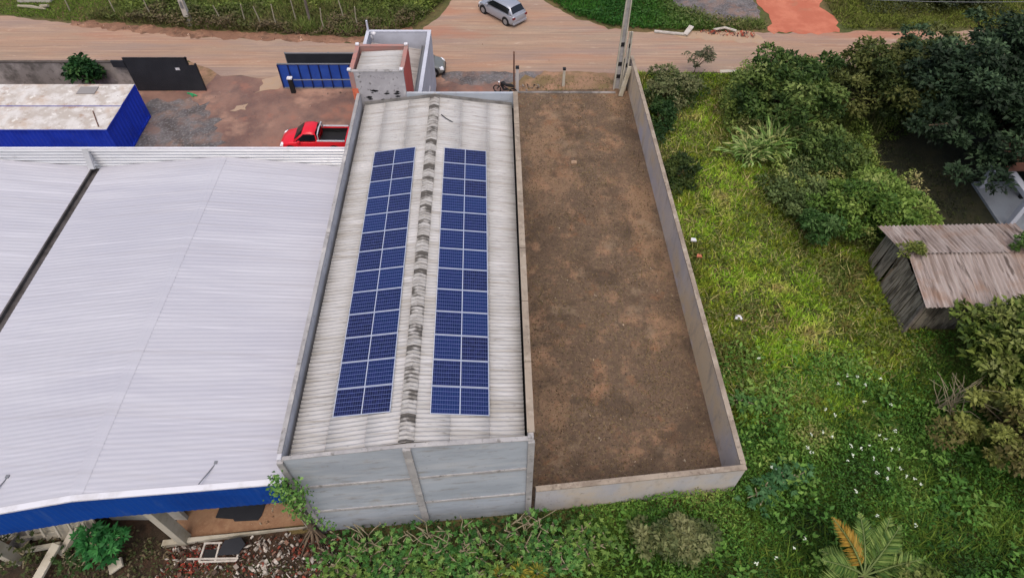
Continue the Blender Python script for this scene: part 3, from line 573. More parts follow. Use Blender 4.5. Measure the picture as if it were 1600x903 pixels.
post('concrete_post', 3.81, 42.3, 1.35, .2, M['kerb'], 'short pale concrete post with dark top on the street side of the dirt lot', M['plastic'])
post('survey_post', -26.6, 51.0, 3.2, .42, M['chalk'], 'broad white post standing in roadside scrub', None, 'post', (0, 0))
m = bpy.data.objects['survey_post']
for z0, z1, x0, x1 in ((1.55, 1.85, -.09, .09), (1.9, 2.1, -.06, .08), (2.45, 2.6, -.07, .06)): mm = MB(); mm.box((-26.6 + x0, 50.74, z0), (-26.6 + x1, 50.785, z1)); mm.build('marking', M['metalgrey'], m)
def hpole(name, x, y, h, w0, w1, label):
    e = empty(name, (x, y, 0), label, 'utility pole')
    for s in (-1, 1):
        m = MB(); a0, a1 = x + s * (w0 / 2), x + s * (w1 / 2); m.hexa([(a0 - .05, y - .1, 0), (a0 + .05, y - .1, 0), (a0 + .05, y + .1, 0), (a0 - .05, y + .1, 0)], [(a1 - .04, y - .07, h), (a1 + .04, y - .07, h), (a1 + .04, y + .07, h), (a1 - .04, y + .07, h)]); m.build('flange', M['kerb'], e)
    m = MB(); m.hexa([(x - w0 / 2 + .052, y + .02, 0), (x + w0 / 2 - .052, y + .02, 0), (x + w0 / 2 - .052, y + .06, 0), (x - w0 / 2 + .052, y + .06, 0)], [(x - w1 / 2 + .045, y + .02, h), (x + w1 / 2 - .045, y + .02, h), (x + w1 / 2 - .045, y + .06, h), (x - w1 / 2 + .045, y + .06, h)]); m.build('web', M['parapet'], e)
    for z in (.9, 1.9, 3.4):
        if z < h - 1: m = MB(); hw_ = (w0 + (w1 - w0) * z / h) / 2 - .056; m.box((x - hw_, y - .02, z), (x + hw_, y + .018, z + .3)); m.build('web_slot', M['plastic'], e)
    return e
hp = hpole('utility_pole', 7.72, 41.9, 9.6, .42, .26, 'tall concrete utility pole with open web at the lot corner')
m = MB(); m.box((6.9, 41.76, 9.1), (8.5, 41.86, 9.2)); m.build('crossarm', M['wood'], hp)
for x in (6.98, 7.5, 8.0, 8.42): m = MB(); m.tube([(x, 41.8, 9.2), (x, 41.8, 9.3), (x, 41.8, 9.38)], [.05, .07, .03], 8); m.build('insulator', M['tile'], hp)
hpole('utility_pole', 8.16, 41.72, 4.6, .3, .16, 'shorter concrete pole standing close beside the tall utility pole')
lb = MB(); lb.beam((7.9, 40.9, .05), (8.42, 41.6, 2.05), .34, .12, up=(0, 1, .3)); tag(lb.build('leaning_slab', M['kerb'], bevel=.04), 'pale concrete slab leaning on the lot wall beside the poles', 'slab')
def wire(label, a, b, sag, r=.012):
    a = Vector(a); b = Vector(b); m = MB(); pts = []
    for i in range(17):
        t = i / 16; p = a.lerp(b, t); p.z -= sag * 4 * t * (1 - t); pts.append(p)
    m.tube(pts, r, 4); tag(m.build('overhead_wire', M['metalgrey']), label, 'wire')
wire('grey overhead wire running from the tall pole to the upper left', (6.98, 41.8, 9.36), (-40, 62, 9), .8)
wire('grey overhead wire running from the tall pole to the far right', (8.42, 41.8, 9.36), (60, 62, 9), .8)

# thin stick posts in the scrub
sticks = [(-37.5, 53.2), (-33.2, 52.4), (-30.0, 51.9), (-24.0, 50.9), (-21.9, 50.8), (-20.6, 50.5), (-19.2, 50.2), (-15.3, 50.0), (-12.6, 50.3), (-17.9, 51.4), (-14, 51.6)]
sticks.sort()
sl = ['farthest left', 'second from left', 'third from left', 'just left of the broad white post', 'just right of the broad white post', 'sixth from left', 'seventh from left', 'fourth from right', 'third from right', 'second from right', 'farthest right']
for k, (x, y) in enumerate(sticks):
    r = random.Random(k + 40); h = 1.7 + r.random() * .5
    m = MB(); m.tube([(x, y, 0), (x + r.uniform(-.1, .1), y, h * .5), (x + r.uniform(-.15, .15), y + r.uniform(-.1, .1), h)], [.06, .05, .045], 6)
    tag(m.build('fence_stick', M['palewood']), 'thin weathered fence stick in the roadside scrub, ' + sl[k], 'fence post', 'stick fence posts in the roadside scrub')
tp = MB(); tp.tube([(-16.62, 50.9, 0), (-16.6, 50.9, 4), (-16.62, 50.9, 7)], [.12, .1, .08], 8); tag(tp.build('wooden_pole', M['wood']), 'tall dark wooden pole standing in the roadside scrub', 'pole')
ws = MB(); ws.box((-42.6, 54.6, .02), (-39.7, 55.9, .5)); ws.box((-42.4, 54.8, .503), (-39.9, 55.7, .62)); tag(ws.build('white_tank', M['chalk'], bevel=.1), 'white boxy tank lid on the grass at the far left', 'tank')
lg = MB(); lg.tube([(-42.2, 53.9, .12), (-40.9, 53.7, .15), (-39.6, 53.4, .1)], [.12, .15, .08], 7); lg.tube([(-40.2, 53.8, .15), (-39.4, 53.6, .3)], [.16, .12], 6); tag(lg.build('pale_log', M['palewood']), 'pale fallen log on the bright grass at the far left', 'log')

# ---------------- containers ----------------
ct = empty('shipping_container', (0, 0, 0), 'x', 'container', 'blue containers side by side in the yard')
Lc, Wc, Hc = 12.19, 2.44, 2.6
for s in (-1, 1):
    m = MB(); n = 44; vs = []
    for k in range(n * 4 + 1):
        x = -Lc + Lc * k / (n * 4); o = .035 * (1 if k % 4 in (1, 2) else 0); vs += [(x, s * (Wc / 2 - .02 - o), .15), (x, s * (Wc / 2 - .02 - o), Hc - .1)]
    m.add(vs, [(2 * k, 2 * k + 2, 2 * k + 3, 2 * k + 1) for k in range(n * 4)]); m.build('side_panel', M['bluecont'], ct, solid=.004)
for X in (0, -Lc):
    m = MB(); vs = []; n = 6
    for k in range(n * 4 + 1):
        y = -Wc / 2 + .1 + (Wc - .2) * k / (n * 4); o = .04 * (1 if k % 4 in (1, 2) else 0); vs += [(X - .01 - o * 1.8 if X == 0 else X + .03 + o, y, .15), (X - .03 - o if X == 0 else X + .03 + o, y, Hc - .1)]
    m.add(vs, [(2 * k, 2 * k + 2, 2 * k + 3, 2 * k + 1) for k in range(n * 4)]); m.build('end_panel', M['bluecont'], ct, solid=.004)
m = MB()
for s in (-1, 1):
    m.box((-Lc, s * Wc / 2 - (.12 if s > 0 else 0), 0), (0, s * Wc / 2 + (.12 if s < 0 else 0), .15)); m.box((-Lc, s * Wc / 2 - (.08 if s > 0 else 0), Hc - .1), (0, s * Wc / 2 + (.08 if s < 0 else 0), Hc - .003))
    for X in (0, -Lc + .16): m.box((X - .16, s * Wc / 2 - (.12 if s > 0 else 0), .153), (X, s * Wc / 2 + (.12 if s < 0 else 0), Hc - .103))
for X in (0, -Lc + .1): m.box((X - .1, -Wc / 2 + .123, 0), (X, Wc / 2 - .123, .15)); m.box((X - .1, -Wc / 2 + .083, Hc - .1), (X, Wc / 2 - .083, Hc - .003))
m.build('frame', M['bluecont'], ct)
m = MB(); m.box((-Lc + .01, -Wc / 2 + .02, Hc), (-.01, Wc / 2 - .02, Hc + .018)); m.build('roof', M['controof'], ct)
ct.location = (-25.42, 34.75, .05); ct['label'] = 'near blue shipping container with white flaking roof'
o = copy_tree(ct); o.location = (-25.45, 37.25, .05); o['label'] = 'far blue shipping container, its pale roof rustier, close to the street wall'
c = MB(); c.box((-28.9, 37.3, 2.69), (-27.7, 38.1, 2.72)); tag(c.build('grey_sheet', flat('grey_sheet_metal', (134, 130, 128), .6)), 'small grey metal sheet lying on the far container roof', 'metal sheet')
rod = MB(); rod.cyl((-27.0, 35.4, 2.71), (-26.0, 33.8, 2.72), .035, 6); tag(rod.build('steel_rod', M['rust']), 'short rusty steel rod lying on the near container roof', 'rod')

# ---------------- vehicles ----------------
def lofted(mb, sts, mi=0):
    """sts: list of (x, [(y,z)...]) half sections from bottom centre out and up to top centre; mirrored"""
    rings = []
    for x, h in sts:
        ring = [(x, y, z) for y, z in h] + [(x, -y, z) for y, z in reversed(h)]
        rings.append(ring)
    n = len(rings[0]); vs = [p for r_ in rings for p in r_]; fs = []
    for i in range(len(rings) - 1):
        for k in range(n): fs.append((i * n + k, i * n + (k + 1) % n, (i + 1) * n + (k + 1) % n, (i + 1) * n + k))
    fs.append(tuple(range(n - 1, -1, -1))); fs.append(tuple(range(len(vs) - n, len(vs))))
    mb.add(vs, fs, mi)
def wheel(e, x, y, r, s):
    w_ = empty('wheel', (0, 0, 0), None, None)
    bpy.data.objects.remove(w_)
    m = MB(); m.cyl((x, y - .11, r), (x, y + .11, r), r, 20); t = m.build('tyre', M['tyre'], e, bevel=.03)
    m = MB(); m.cyl((x, y + s * .09, r), (x, y + s * .125, r), r * .66, 16); m.build('rim', M['rim'], t)
def car(name, label, cat, loc, rz, paint, kind='suv', L=4.2, Wd=1.76, Ht=1.58):
    e = empty(name, (0, 0, 0), label, cat); hw = Wd / 2; h = L / 2; hb = .95 * Ht / 1.55
    def sec(w_, zb, zt, cr=.04): return [(0, zb), (w_ * .9, zb), (w_, zb + .14), (w_ * 1.0, zb + (zt - zb) * .6), (w_ * .95, zt - .03), (w_ * .8, zt + cr * .5), (0, zt + cr)]
    m = MB(); gc = .22
    if kind == 'pickup':
        sts = [(-h, sec(hw * .93, gc + .15, hb - .05, 0)), (-h + .1, sec(hw * .99, gc, hb - .03, 0)), (-h + .2, sec(hw, gc, hb - .02, 0))]
        S = [(-.25, 1, hb, 0), (.3, 1, hb, .02), (.9, 1, hb - .02, .05), (1.35, .99, hb - .06, .06), (h - .45, .95, hb - .16, .06), (h - .18, .86, hb - .27, .04), (h - .04, .74, hb - .42, .02), (h, .62, hb - .5, 0)]
        # bed made of three walls and a floor
        lofted(m, [(x, sec(hw * a, gc, z, c)) for x, a, z, c in S])
        bx = -h
        for s in (-1, 1): m.hexa([(bx, s * hw * .97 if s < 0 else s * (hw - .13), gc), (-.25, s * hw if s < 0 else s * (hw - .13), gc), (-.25, s * (hw - .13) if s < 0 else s * hw, gc), (bx, s * (hw - .13) if s < 0 else s * hw * .97, gc)], [(bx, s * hw * .95 if s < 0 else s * (hw - .13), hb + .02), (-.25, s * hw * .97 if s < 0 else s * (hw - .13), hb + .05), (-.25, s * (hw - .13) if s < 0 else s * hw * .97, hb + .05), (bx, s * (hw - .13) if s < 0 else s * hw * .95, hb + .02)])
        m.box((bx, -hw + .131, gc + .1), (bx + .08, hw - .131, hb + .01))
    else:
        S = [(-h, .74, hb - .2, 0), (-h + .06, .86, hb - .06, .01), (-h + .25, .95, hb, .03), (-h + .7, 1, hb + .01, .03), (-.4, 1, hb, .03), (.5, 1, hb - .02, .03), (1.1, .99, hb - .06, .05), (h - .45, .94, hb - .15, .05), (h - .18, .86, hb - .26, .03), (h - .03, .74, hb - .42, .02), (h, .6, hb - .52, 0)]
        lofted(m, [(x, sec(hw * a, gc + (.12 if abs(x) > h - .1 else 0), z, c)) for x, a, z, c in S])
    body = m.build('body', paint, e, smooth=True, bevel=.02)
    # cabin
    if kind == 'pickup': C = [(-.42, .90, hb, .82, hb + .02), (-.30, .9, hb, .72, Ht - .08), (0, .92, hb, .72, Ht), (.45, .92, hb, .71, Ht - .03), (1.2, .88, hb - .03, .8, hb + .02)]
    else: C = [(-h + .12, .86, hb - .04, .8, hb), (-h + .55, .92, hb, .7, Ht - .1), (-h + .95, .93, hb, .72, Ht - .02), (-.3, .94, hb, .73, Ht), (.35, .94, hb, .72, Ht - .03), (1.15, .9, hb - .04, .82, hb + .01)]
    m = MB(); lofted(m, [(x, [(0, zb - .05), (hw * wb, zb - .05), (hw * (wb * .55 + wt * .45), zb + (zt - zb) * .55), (hw * wt, zt - .03), (hw * wt * .8, zt + .015), (0, zt + .03)]) for x, wb, zb, wt, zt in C]); m.build('cabin', paint, e, smooth=True)
    # glass: windscreen and rear screen between last two / first two stations
    def scr(i, j, name, a0=.12, a1=.86):
        x0, wb0, zb0, wt0, zt0 = C[i]; x1, wb1, zb1, wt1, zt1 = C[j]; m = MB(); out = .035 if x1 > x0 else -.035
        def pt(u, v): # u 0 at roof side ... 1 at base
            return (x0 + (x1 - x0) * u + out * .6, v * hw * (wt0 + (wt1 - wt0) * u) * .93, zt0 + (zt1 - zt0) * u + .03)
        us = [a0, (a0 + a1) / 2, a1]; vs = [pt(u, v) for u in us for v in (-1, -.5, .5, 1)]
        vs = [(x, y, z + (.02 if abs(y) < hw * .5 else -.01)) for x, y, z in vs]
        m.add(vs, [(r_ * 4 + k, r_ * 4 + k + 1, r_ * 4 + k + 5, r_ * 4 + k + 4) for r_ in range(2) for k in range(3)]); m.build(name, M['glass'], e, solid=.01)
    scr(len(C) - 2, len(C) - 1, 'windscreen'); scr(1, 0, 'rear_window', .05, .8 if kind != 'pickup' else .9)
    # side windows
    for s in (-1, 1):
        m = MB(); K = C[1:-1] if kind != 'pickup' else C[1:-1]
        top = [(x, s * (hw * (wb * .15 + wt * .85) + .015), zb + (zt - zb) * .84) for x, wb, zb, wt, zt in K]; bot = [(x, s * (hw * (wb * .9 + wt * .1) + .012), zb + (zt - zb) * .12) for x, wb, zb, wt, zt in K]
        x, wb, zb, wt, zt = C[-1]; xb = C[-2][0] + (x - C[-2][0]) * .72; bot.append((xb, s * (hw * .91 + .01), zb + .08)); top.append((xb, s * (hw * .9 + .01), zb + .12))
        n = len(top); m.add(bot + top, [(k, k + 1, n + k + 1, n + k) for k in range(n - 1)]); m.build('side_window', M['glass'], e, solid=.01)
    for x in (-h + .82, h - .82):
        for s in (-1, 1): 
            wheel(e, x, s * (hw - .1), .33, s)
    m = MB()
    for x in (-h + .82, h - .82):
        for s in (-1, 1): m.cyl((x, s * (hw - .2), .36), (x, s * (hw + .004), .36), .40, 20)
    m.build('wheel_arch', M['plastic'], e)
    for s in (-1, 1):
        m = MB(); m.hexa([(h - .32, s * hw * .62 - .0, hb - .36), (h - .05, s * hw * .55, hb - .4), (h - .06, s * hw * .82, hb - .4), (h - .3, s * hw * .9, hb - .36)], [(h - .35, s * hw * .62, hb - .18), (h - .14, s * hw * .55, hb - .24), (h - .17, s * hw * .8, hb - .24), (h - .36, s * hw * .88, hb - .18)]); m.build('headlight', M['lamp'], e)
        m = MB(); m.box((-h - .01, min(s * hw * .6, s * hw * .88), hb - .26), (-h + .1, max(s * hw * .6, s * hw * .88), hb - .12)); m.build('tail_light', M['tail'], e)
    m = MB(); m.box((h - .25, -hw * .8, gc), (h + .01, hw * .8, gc + .2)); m.build('bumper', M['plastic'], e, bevel=.04)
    m = MB(); m.box((-h - .03, -hw * .84, gc + .02), (-h + .15, hw * .84, gc + .22)); m.build('bumper', paint if kind == 'suv' else M['plastic'], e, bevel=.04)
    for s in (-1, 1): m = MB(); m.box((.72, min(s * hw * .95, s * (hw + .14)), hb + .0), (.88, max(s * hw * .95, s * (hw + .14)), hb + .14)); m.build('mirror', paint, e, bevel=.03)
    if kind == 'pickup':
        m = MB(); m.box((-h + .085, -hw + .135, .62), (-.4, hw - .135, .66)); m.box((-h + .085, -hw + .131, .66), (-.4, -hw + .15, hb - .04)); m.box((-h + .085, hw - .15, .66), (-.4, hw - .131, hb - .04)); m.build('cargo_bed', M['plastic'], e)
        for s in (-1, 1): m = MB(); m.cyl((-h + .05, s * (hw - .07), hb + .08), (-.4, s * (hw - .07), hb + .1), .055, 6); m.build('bed_rail', M['whitemetal'], e)
        m = MB(); m.tube([(-.5, -hw + .1, hb), (-.48, -hw + .2, Ht - .12), (-.48, 0, Ht - .06), (-.48, hw - .2, Ht - .12), (-.5, hw - .1, hb)], .045, 6); m.build('roll_bar', M['whitemetal'], e)
    e.location = loc; e.rotation_euler = (0, 0, rz); return e
car('suv', 'silver crossover driving up the dirt side road', 'car', (-.85, 52.45, .02), R(134), M['silver'], 'suv', 4.35, 1.8, 1.6)
car('hatchback', 'grey-green hatchback parked at the white annex with only its nose visible', 'car', (-7.0, 44.2, .02), 0, M['greycar'], 'hatch', 3.9, 1.66, 1.5)
car('pickup_truck', 'small red pickup with black cargo bed parked in the yard', 'pickup truck', (-13.15, 35.2, .02), R(180), M['red'], 'pickup', 4.5, 1.75, 1.62)
mc = empty('motorcycle', (0, 0, 0), 'dark motorcycle parked by the rusty post behind the warehouse', 'motorcycle')
for x in (-.65, .62):
    m = MB(); pts = [(x + .28 * math.cos(t), 0, .3 + .28 * math.sin(t)) for t in [i * math.pi / 8 for i in range(17)]]; m.tube(pts, .045, 6); m.build('wheel', M['tyre'], mc)
m = MB(); m.tube([(-.65, 0, .3), (-.2, 0, .45), (.3, 0, .75), (.62, 0, .3)], .04, 6); m.tube([(-.2, 0, .45), (.1, 0, .35), (.3, 0, .7)], .09, 6); m.build('frame', M['plastic'], mc)
m = MB(); m.tube([(-.7, 0, .78), (-.4, 0, .8), (-.05, 0, .76)], [.08, .13, .1], 8); m.build('seat', M['tyre'], mc)
m = MB(); m.tube([(-.05, 0, .78), (.15, 0, .88), (.34, 0, .82)], [.1, .16, .08], 8); m.build('fuel_tank', M['plastic'], mc)
m = MB(); m.tube([(.3, -.36, 1.08), (.42, -.12, 1.02), (.42, .12, 1.02), (.3, .36, 1.08)], .025, 6); m.cyl((.42, 0, 1.0), (.6, 0, .35), .03, 6); m.build('handlebar', M['metalgrey'], mc)
m = MB(); m.tube([(.3, .4, 1.08), (.32, .4, 1.2)], [.02, .07], 8); m.build('mirror', M['lamp'], mc)
mc.location = (-.5, 41.25, .02); mc.rotation_euler = (0, 0, R(160))
gt = MB(); gt.tube([(-23.8, 41.3, .05), (-23.4, 41.15, .1), (-23.0, 40.95, .06)], .05, 6); gt.tube([(-23.6, 41.25, .06), (-23.2, 40.8, .1)], .05, 6); tag(gt.build('green_hose', M['green']), 'crumpled green hose at the foot of the black gate', 'hose')

# ---------------- shed and house on the right ----------------
sh = empty('board_shed', (23.4, 22.3, 0), 'old shed with two weathered corrugated roof slopes and grey board walls', 'shed')
m = MB(); m.corr((19.9, 25.1, 2.62), (27.6, 25.3, 2.62), (27.6, 22.75, 3.12), (20.15, 22.65, 3.12), .23, .05, 6, cols=3); m.build('roof_slope', M['shedroof'], sh, smooth=False, solid=.015)
m = MB(); m.corr((20.5, 22.85, 3.0), (28.4, 23.0, 3.0), (28.4, 19.75, 2.55), (20.35, 19.55, 2.55), .23, .05, 6, cols=3); m.build('roof_slope', M['shedroof'], sh, smooth=False, solid=.015)
m = MB(); r = random.Random(3); y = 19.9
while y < 24.9:
    wd_ = .16 + r.random() * .1; x = 20.55 + r.uniform(-.03, .03); h = 2.45 - r.random() * .12 + (.35 * (1 - abs(y - 22.7) / 2.8)); lean = .05 + r.random() * .2
    m.hexa([(x - lean, y, 0), (x + .03 - lean, y, 0), (x + .03 - lean, y + wd_, 0), (x - lean, y + wd_, 0)], [(x, y, h), (x + .03, y, h), (x + .03, y + wd_, h), (x, y + wd_, h)]); y += wd_ + r.uniform(.005, .05)
m.build('board_wall', M['shedwall'], sh)
m = MB(); x = 20.6
while x < 27.8:
    wd_ = .16 + r.random() * .1; m.box((x, 20.1 + r.uniform(-.02, .02), 0), (x + wd_, 20.15, 2.4 - r.random() * .1)); x += wd_ + r.uniform(.01, .05)
m.build('board_wall', M['shedwall'], sh)
m = MB(); m.box((20.7, 24.7, 0), (28, 24.78, 2.4)); m.box((28, 20.2, 0), (28.08, 24.7, 2.4)); m.build('rear_wall', M['shedwall'], sh)
m = MB()
for x, y in ((20.45, 19.8), (24.9, 19.85), (27.9, 19.9)): m = MB(); m.box((x - .07, y - .07, 0), (x + .07, y + .07, 2.45)); m.build('corner_post', M['wood'], sh)
hs = empty('white_house', (31, 27, 0), 'small white house with veranda posts and brown tiled roof at the right edge', 'house')
m = MB(); m.box((29.3, 24.5, 0), (38, 31.5, .18)); m.build('veranda_floor', layered('veranda_slab', (146, 152, 160), [((130, 134, 140), .8, .45, .6, .7)], .8), hs)
for x, y in ((29.6, 27.5), (29.6, 31.0)): m = MB(); m.box((x - .16, y - .16, .183), (x + .16, y + .16, 2.3)); m.build('veranda_post', M['whitewall'], hs, bevel=.02)
m = MB(); m.box((29.35, 27.3, 2.303), (38, 27.7, 2.6)); m.box((29.35, 27.701, 2.303), (29.75, 31.2, 2.6)); m.build('veranda_beam', M['whitewall'], hs, bevel=.02)
m = MB(); m.box((30.6, 24.5, .183), (30.8, 27.0, 2.5)); m.box((30.801, 24.5, .183), (38, 24.7, 2.5)); m.build('wall', M['whitewall'], hs)
m = MB(); m.hexa([(28.9, 29.6, 2.65), (38, 29.6, 2.65), (38, 32, 3.2), (28.9, 32, 3.2)], [(28.9, 29.6, 2.75), (38, 29.6, 2.75), (38, 32, 3.3), (28.9, 32, 3.3)]); m.build('roof', M['tile'], hs)
m = MB(); m.box((31.5, 29.9, .183), (38, 30.1, 2.6)); m.build('rear_wall', M['dark'], hs)  # near-black colour paints the dark of the house interior

# ---------------- vegetation ----------------
def rdir(n, up=.0, sp_=1.0):
    d = rng.normal(size=(n, 3)) * sp_; d[:, 2] = np.abs(d[:, 2]) * .6 + up; return d
def blades(name, poly, dens, pal, hmin, hmax, wd, holes=(), tn=.25, lean=.5, seed=1, bright=None, zc=0, clump=False):
    x, y = scatter(poly, dens, holes); n = len(x)
    if clump: q_ = rng.random(n) < np.clip((vnoise(x, y, 1.9, seed + 31, 2) - .36) * 5, .12, 1); x, y = x[q_], y[q_]; n = len(x)
    t = vnoise(x, y, tn, seed) * .75 + rng.random(n) * .35 - .05 + (vnoise(x, y, tn * 6, seed + 9) - .5) * .5
    if bright is not None: t = bright(x, y, t)
    hh = hmin + (hmax - hmin) * np.clip(vnoise(x, y, tn * 1.7, seed + 5) * 1.3 - .15, 0, 1) * (.6 + .6 * rng.random(n))
    D = np.stack([rng.normal(size=n) * lean, rng.normal(size=n) * lean, np.ones(n)], 1)
    C = palette(pal, t) * (.6 + .8 * rng.random((n, 1)))
    return leaf_mesh(name, np.stack([x, y, np.full(n, zc)], 1), D, hh, wd * (.7 + .6 * rng.random(n)), C, M['grass'], fold=.1)
def herbs(name, poly, dens, pal, hmax, size, holes=(), tn=.3, seed=1, mat='leaf', fn=None, hmin=.02, keep=None, asp=.55):
    """leafy cover: small leaves through an uneven, hummocky layer"""
    x, y = scatter(poly, dens, holes); n = len(x)
    if keep is not None: q_ = rng.random(n) < keep(x, y); x, y = x[q_], y[q_]; n = len(x)
    H = np.clip((vnoise(x, y, tn, seed) - .25) * 1.8, .08, 1) * hmax * (.6 + .8 * vnoise(x, y, tn * 5, seed + 3))
    z = hmin + H * (1 - rng.random(n) ** 2 * .85)
    t = vnoise(x, y, tn * .8, seed + 7) * .7 + (z / hmax) * .25 + rng.random(n) * .3 - .1
    if fn is not None: t = fn(x, y, t)
    C = palette(pal, t) * (.7 + .6 * rng.random((n, 1)))
    D = rng.normal(size=(n, 3)); D[:, 2] = D[:, 2] * .45 + .25
    s = size * (.6 + .8 * rng.random(n))
    return leaf_mesh(name, np.stack([x, y, z], 1), D, s, s * asp, C, M[mat])
stuff = lambda o, l, c: tag(o, l, c, kind='stuff')
lotout = [(9.75, 11.2), (8.7, 42.7), (8.75, 43.2)]
shed_h = [(20.5, 19.9), (28.2, 19.9), (28.2, 25), (20.5, 25)]
house_h = [(29.2, 24.4), (38, 24.4), (38, 32), (29.2, 32)]
dark_h = [(21.5, 27), (23.5, 33), (27, 30), (29, 26), (26, 25.3), (22, 25.3)]
field = [(9.85, 16.5), (12, 15), (20, 16.5), (21, 20), (20.2, 25), (19, 30), (17, 37), (22, 43), (40, 44), (60, 44), (60, 43.4), (9.2, 43.7), (8.8, 43.3)]
gp = [(78, 98, 38), (134, 122, 68), (108, 138, 46), (146, 152, 56), (130, 172, 50), (158, 182, 62), (182, 184, 98), (160, 140, 92)]
def fieldmask(x, y, t):
    # bright yellow-green band down the middle of the field, drier near the wall
    c = np.exp(-((x - (12.5 + (40 - y) * .14)) / 3.2) ** 2); return t * .5 + c * .34 + (vnoise(x, y, .7, 77) - .5) * 1.1
stuff(blades('field_grass', [(9.85, 13.5), (14, 13), (20, 15.5), (22, 19.5), (21, 25), (24, 30), (24, 43.7), (40, 44.2), (60, 45), (60, 40), (60, 43.4), (9.0, 43.7)] , 330, gp, .2, .6, .06, (shed_h, house_h), .22, .95, 3, fieldmask, clump=True), 'yellow-green weedy grass filling the plot right of the lot wall', 'grass')
stuff(herbs('field_weeds', [(9.75, 15), (24, 13), (24, 20), (20, 25), (22, 34), (45, 44), (8.75, 43.6)], 45, [(44, 62, 24), (64, 82, 34), (88, 104, 40), (108, 112, 62), (116, 96, 70)], .55, .17, (shed_h, house_h), .35, 21), 'low dull green weeds scattered among the field grass', 'weeds')
cover = [(2.6, 4), (60, 4), (60, 24), (28.3, 24), (28.3, 19.8), (20.4, 19.8), (19.5, 23), (12, 20), (9.75, 18), (9.8, 11.3), (9.78, 11.25), (2.6, 10.48)]
cp = [(20, 36, 14), (34, 60, 22), (50, 86, 28), (68, 110, 38), (92, 130, 50), (122, 146, 66), (136, 132, 82)]
def ckeep(x, y): return np.clip((18.2 + (vnoise(x, y, .35, 91) - .5) * 7 - y) / 3.0, .0, 1) * np.where((x < 3.5), .6, 1) + (x > 20.5) * (y < 20) * .5
def cfn(x, y, t): return t + np.clip((y - 13) * .05, -.05, .3) + (vnoise(x, y, .5, 93) - .5) * .7
stuff(herbs('creeper_cover', cover, 330, cp, .8, .14, (), .45, 31, fn=cfn, keep=ckeep, asp=.42), 'dense dark green creeper covering the ground in front of the walls', 'ground cover')
stuff(herbs('creeper_tops', cover, 70, [(40, 72, 26), (66, 108, 40), (98, 134, 56), (130, 152, 76)], 1.3, .24, (), .6, 35, fn=cfn, keep=lambda x, y: ckeep(x, y) * (vnoise(x, y, .9, 95) > .5), asp=.5), 'larger bright leaves standing above the dark creeper', 'ground cover')
stuff(herbs('wall_foot_cover', [(-7.6, 5), (3, 5), (3, 10.45), (.9, 10.28), (-7.9, 9.45)], 110, [(22, 36, 16), (38, 62, 24), (58, 88, 36), (84, 112, 48)], .4, .15, (), .6, 36), 'low leafy growth and soil gaps at the foot of the grey wall', 'ground cover')
stuff(blades('tall_weeds', [(9.9, 12), (14, 14.5), (21, 18), (24, 16), (30, 12), (30, 5), (3, 5), (1, 9.6), (9.8, 10.6)], 60, [(36, 58, 20), (62, 90, 28), (96, 118, 42), (126, 128, 66)], .5, 1.2, .045, (), .4, .9, 8), 'tall thin weeds rising out of the dark green creeper', 'weeds')
thk = [(14.5, 36.5), (16.4, 33), (16.6, 29), (18.4, 26.5), (20.3, 25.4), (25.5, 25.6), (24.6, 30), (23, 35), (28, 38), (40, 43.5), (17, 43.5), (14.8, 40)]
stuff(herbs('thicket', thk, 260, [(48, 66, 28), (74, 94, 40), (100, 122, 52), (130, 146, 70), (154, 160, 96), (156, 144, 102)], 1.8, .17, (), .5, 97, fn=lambda x, y, t: t + (vnoise(x, y, .9, 98) - .5) * .7), 'tangled mixed green thicket between the field grass and the dark tree', 'thicket')
stuff(blades('thicket_stems', thk, 30, [(84, 90, 50), (120, 122, 76), (140, 136, 100)], .6, 1.7, .045, (), .4, .8, 99), 'pale grass stems standing in the tangled thicket', 'grass')
sheet('painted_shade_yard', [(21.5, 24.5), (60, 24.5), (60, 42), (27, 41), (24, 34), (22, 29)], .012, M['painted_shade'], .2, 18)  # dark sheet, tree shade put into its soil colour
stuff(blades('wall_foot_grass', [(1, 9.7), (9.9, 10.6), (10.6, 13), (10.3, 20), (9.55, 20), (9.75, 11.3), (1, 10.38)], 60, [(52, 74, 28), (78, 102, 38), (112, 120, 60), (122, 108, 66)], .15, .55, .05, (), .5, .8, 160), 'ragged grass along the foot of the lot wall', 'grass')
# white blossoms
bl = [(1340, 590), (1352, 602), (1290, 640), (1305, 648), (1268, 680), (1285, 676), (1300, 682), (1262, 700), (1268, 706), (1330, 697), (1345, 700), (1358, 696), (1375, 680), (1398, 674), (1382, 686), (1332, 712), (1325, 720), (1365, 716), (1388, 732), (1408, 732), (1370, 738), (1386, 748), (1416, 744), (1430, 748), (1438, 758), (1338, 768), (1370, 806), (1358, 822), (1430, 820), (1258, 842), (1212, 870), (1182, 880), (1240, 856), (1205, 730), (1186, 560), (1393, 702), (1404, 702), (1392, 632), (1310, 600), (1324, 587), (1376, 592), (1350, 628), (1214, 733)]
def pxw(px, py, z=0):
    th = R(50.8); u = (px - 800) / 1018.; v = -(py - 451.5) / 1018.; dy = math.cos(th) + v * math.sin(th); dz = -math.sin(th) + v * math.cos(th); t = (28 - z) / -dz; return (u * t, dy * t, z)
P = []; D = []
for (a, b) in bl:
    p = pxw(a, b, .95); r = random.Random(a * 7 + b)
    for k in range(6): P.append((p[0] + r.uniform(-.05, .05), p[1] + r.uniform(-.05, .05), p[2] + r.uniform(-.02, .05))); D.append((math.cos(k * 1.05), math.sin(k * 1.05), .35))
stuff(leaf_mesh('white_blossoms', P, np.array(D), .08, .06, np.tile(L3((216, 224, 206)), (len(P), 1)), M['leaf']), 'small white blossoms dotted over the dark green creeper', 'flowers')

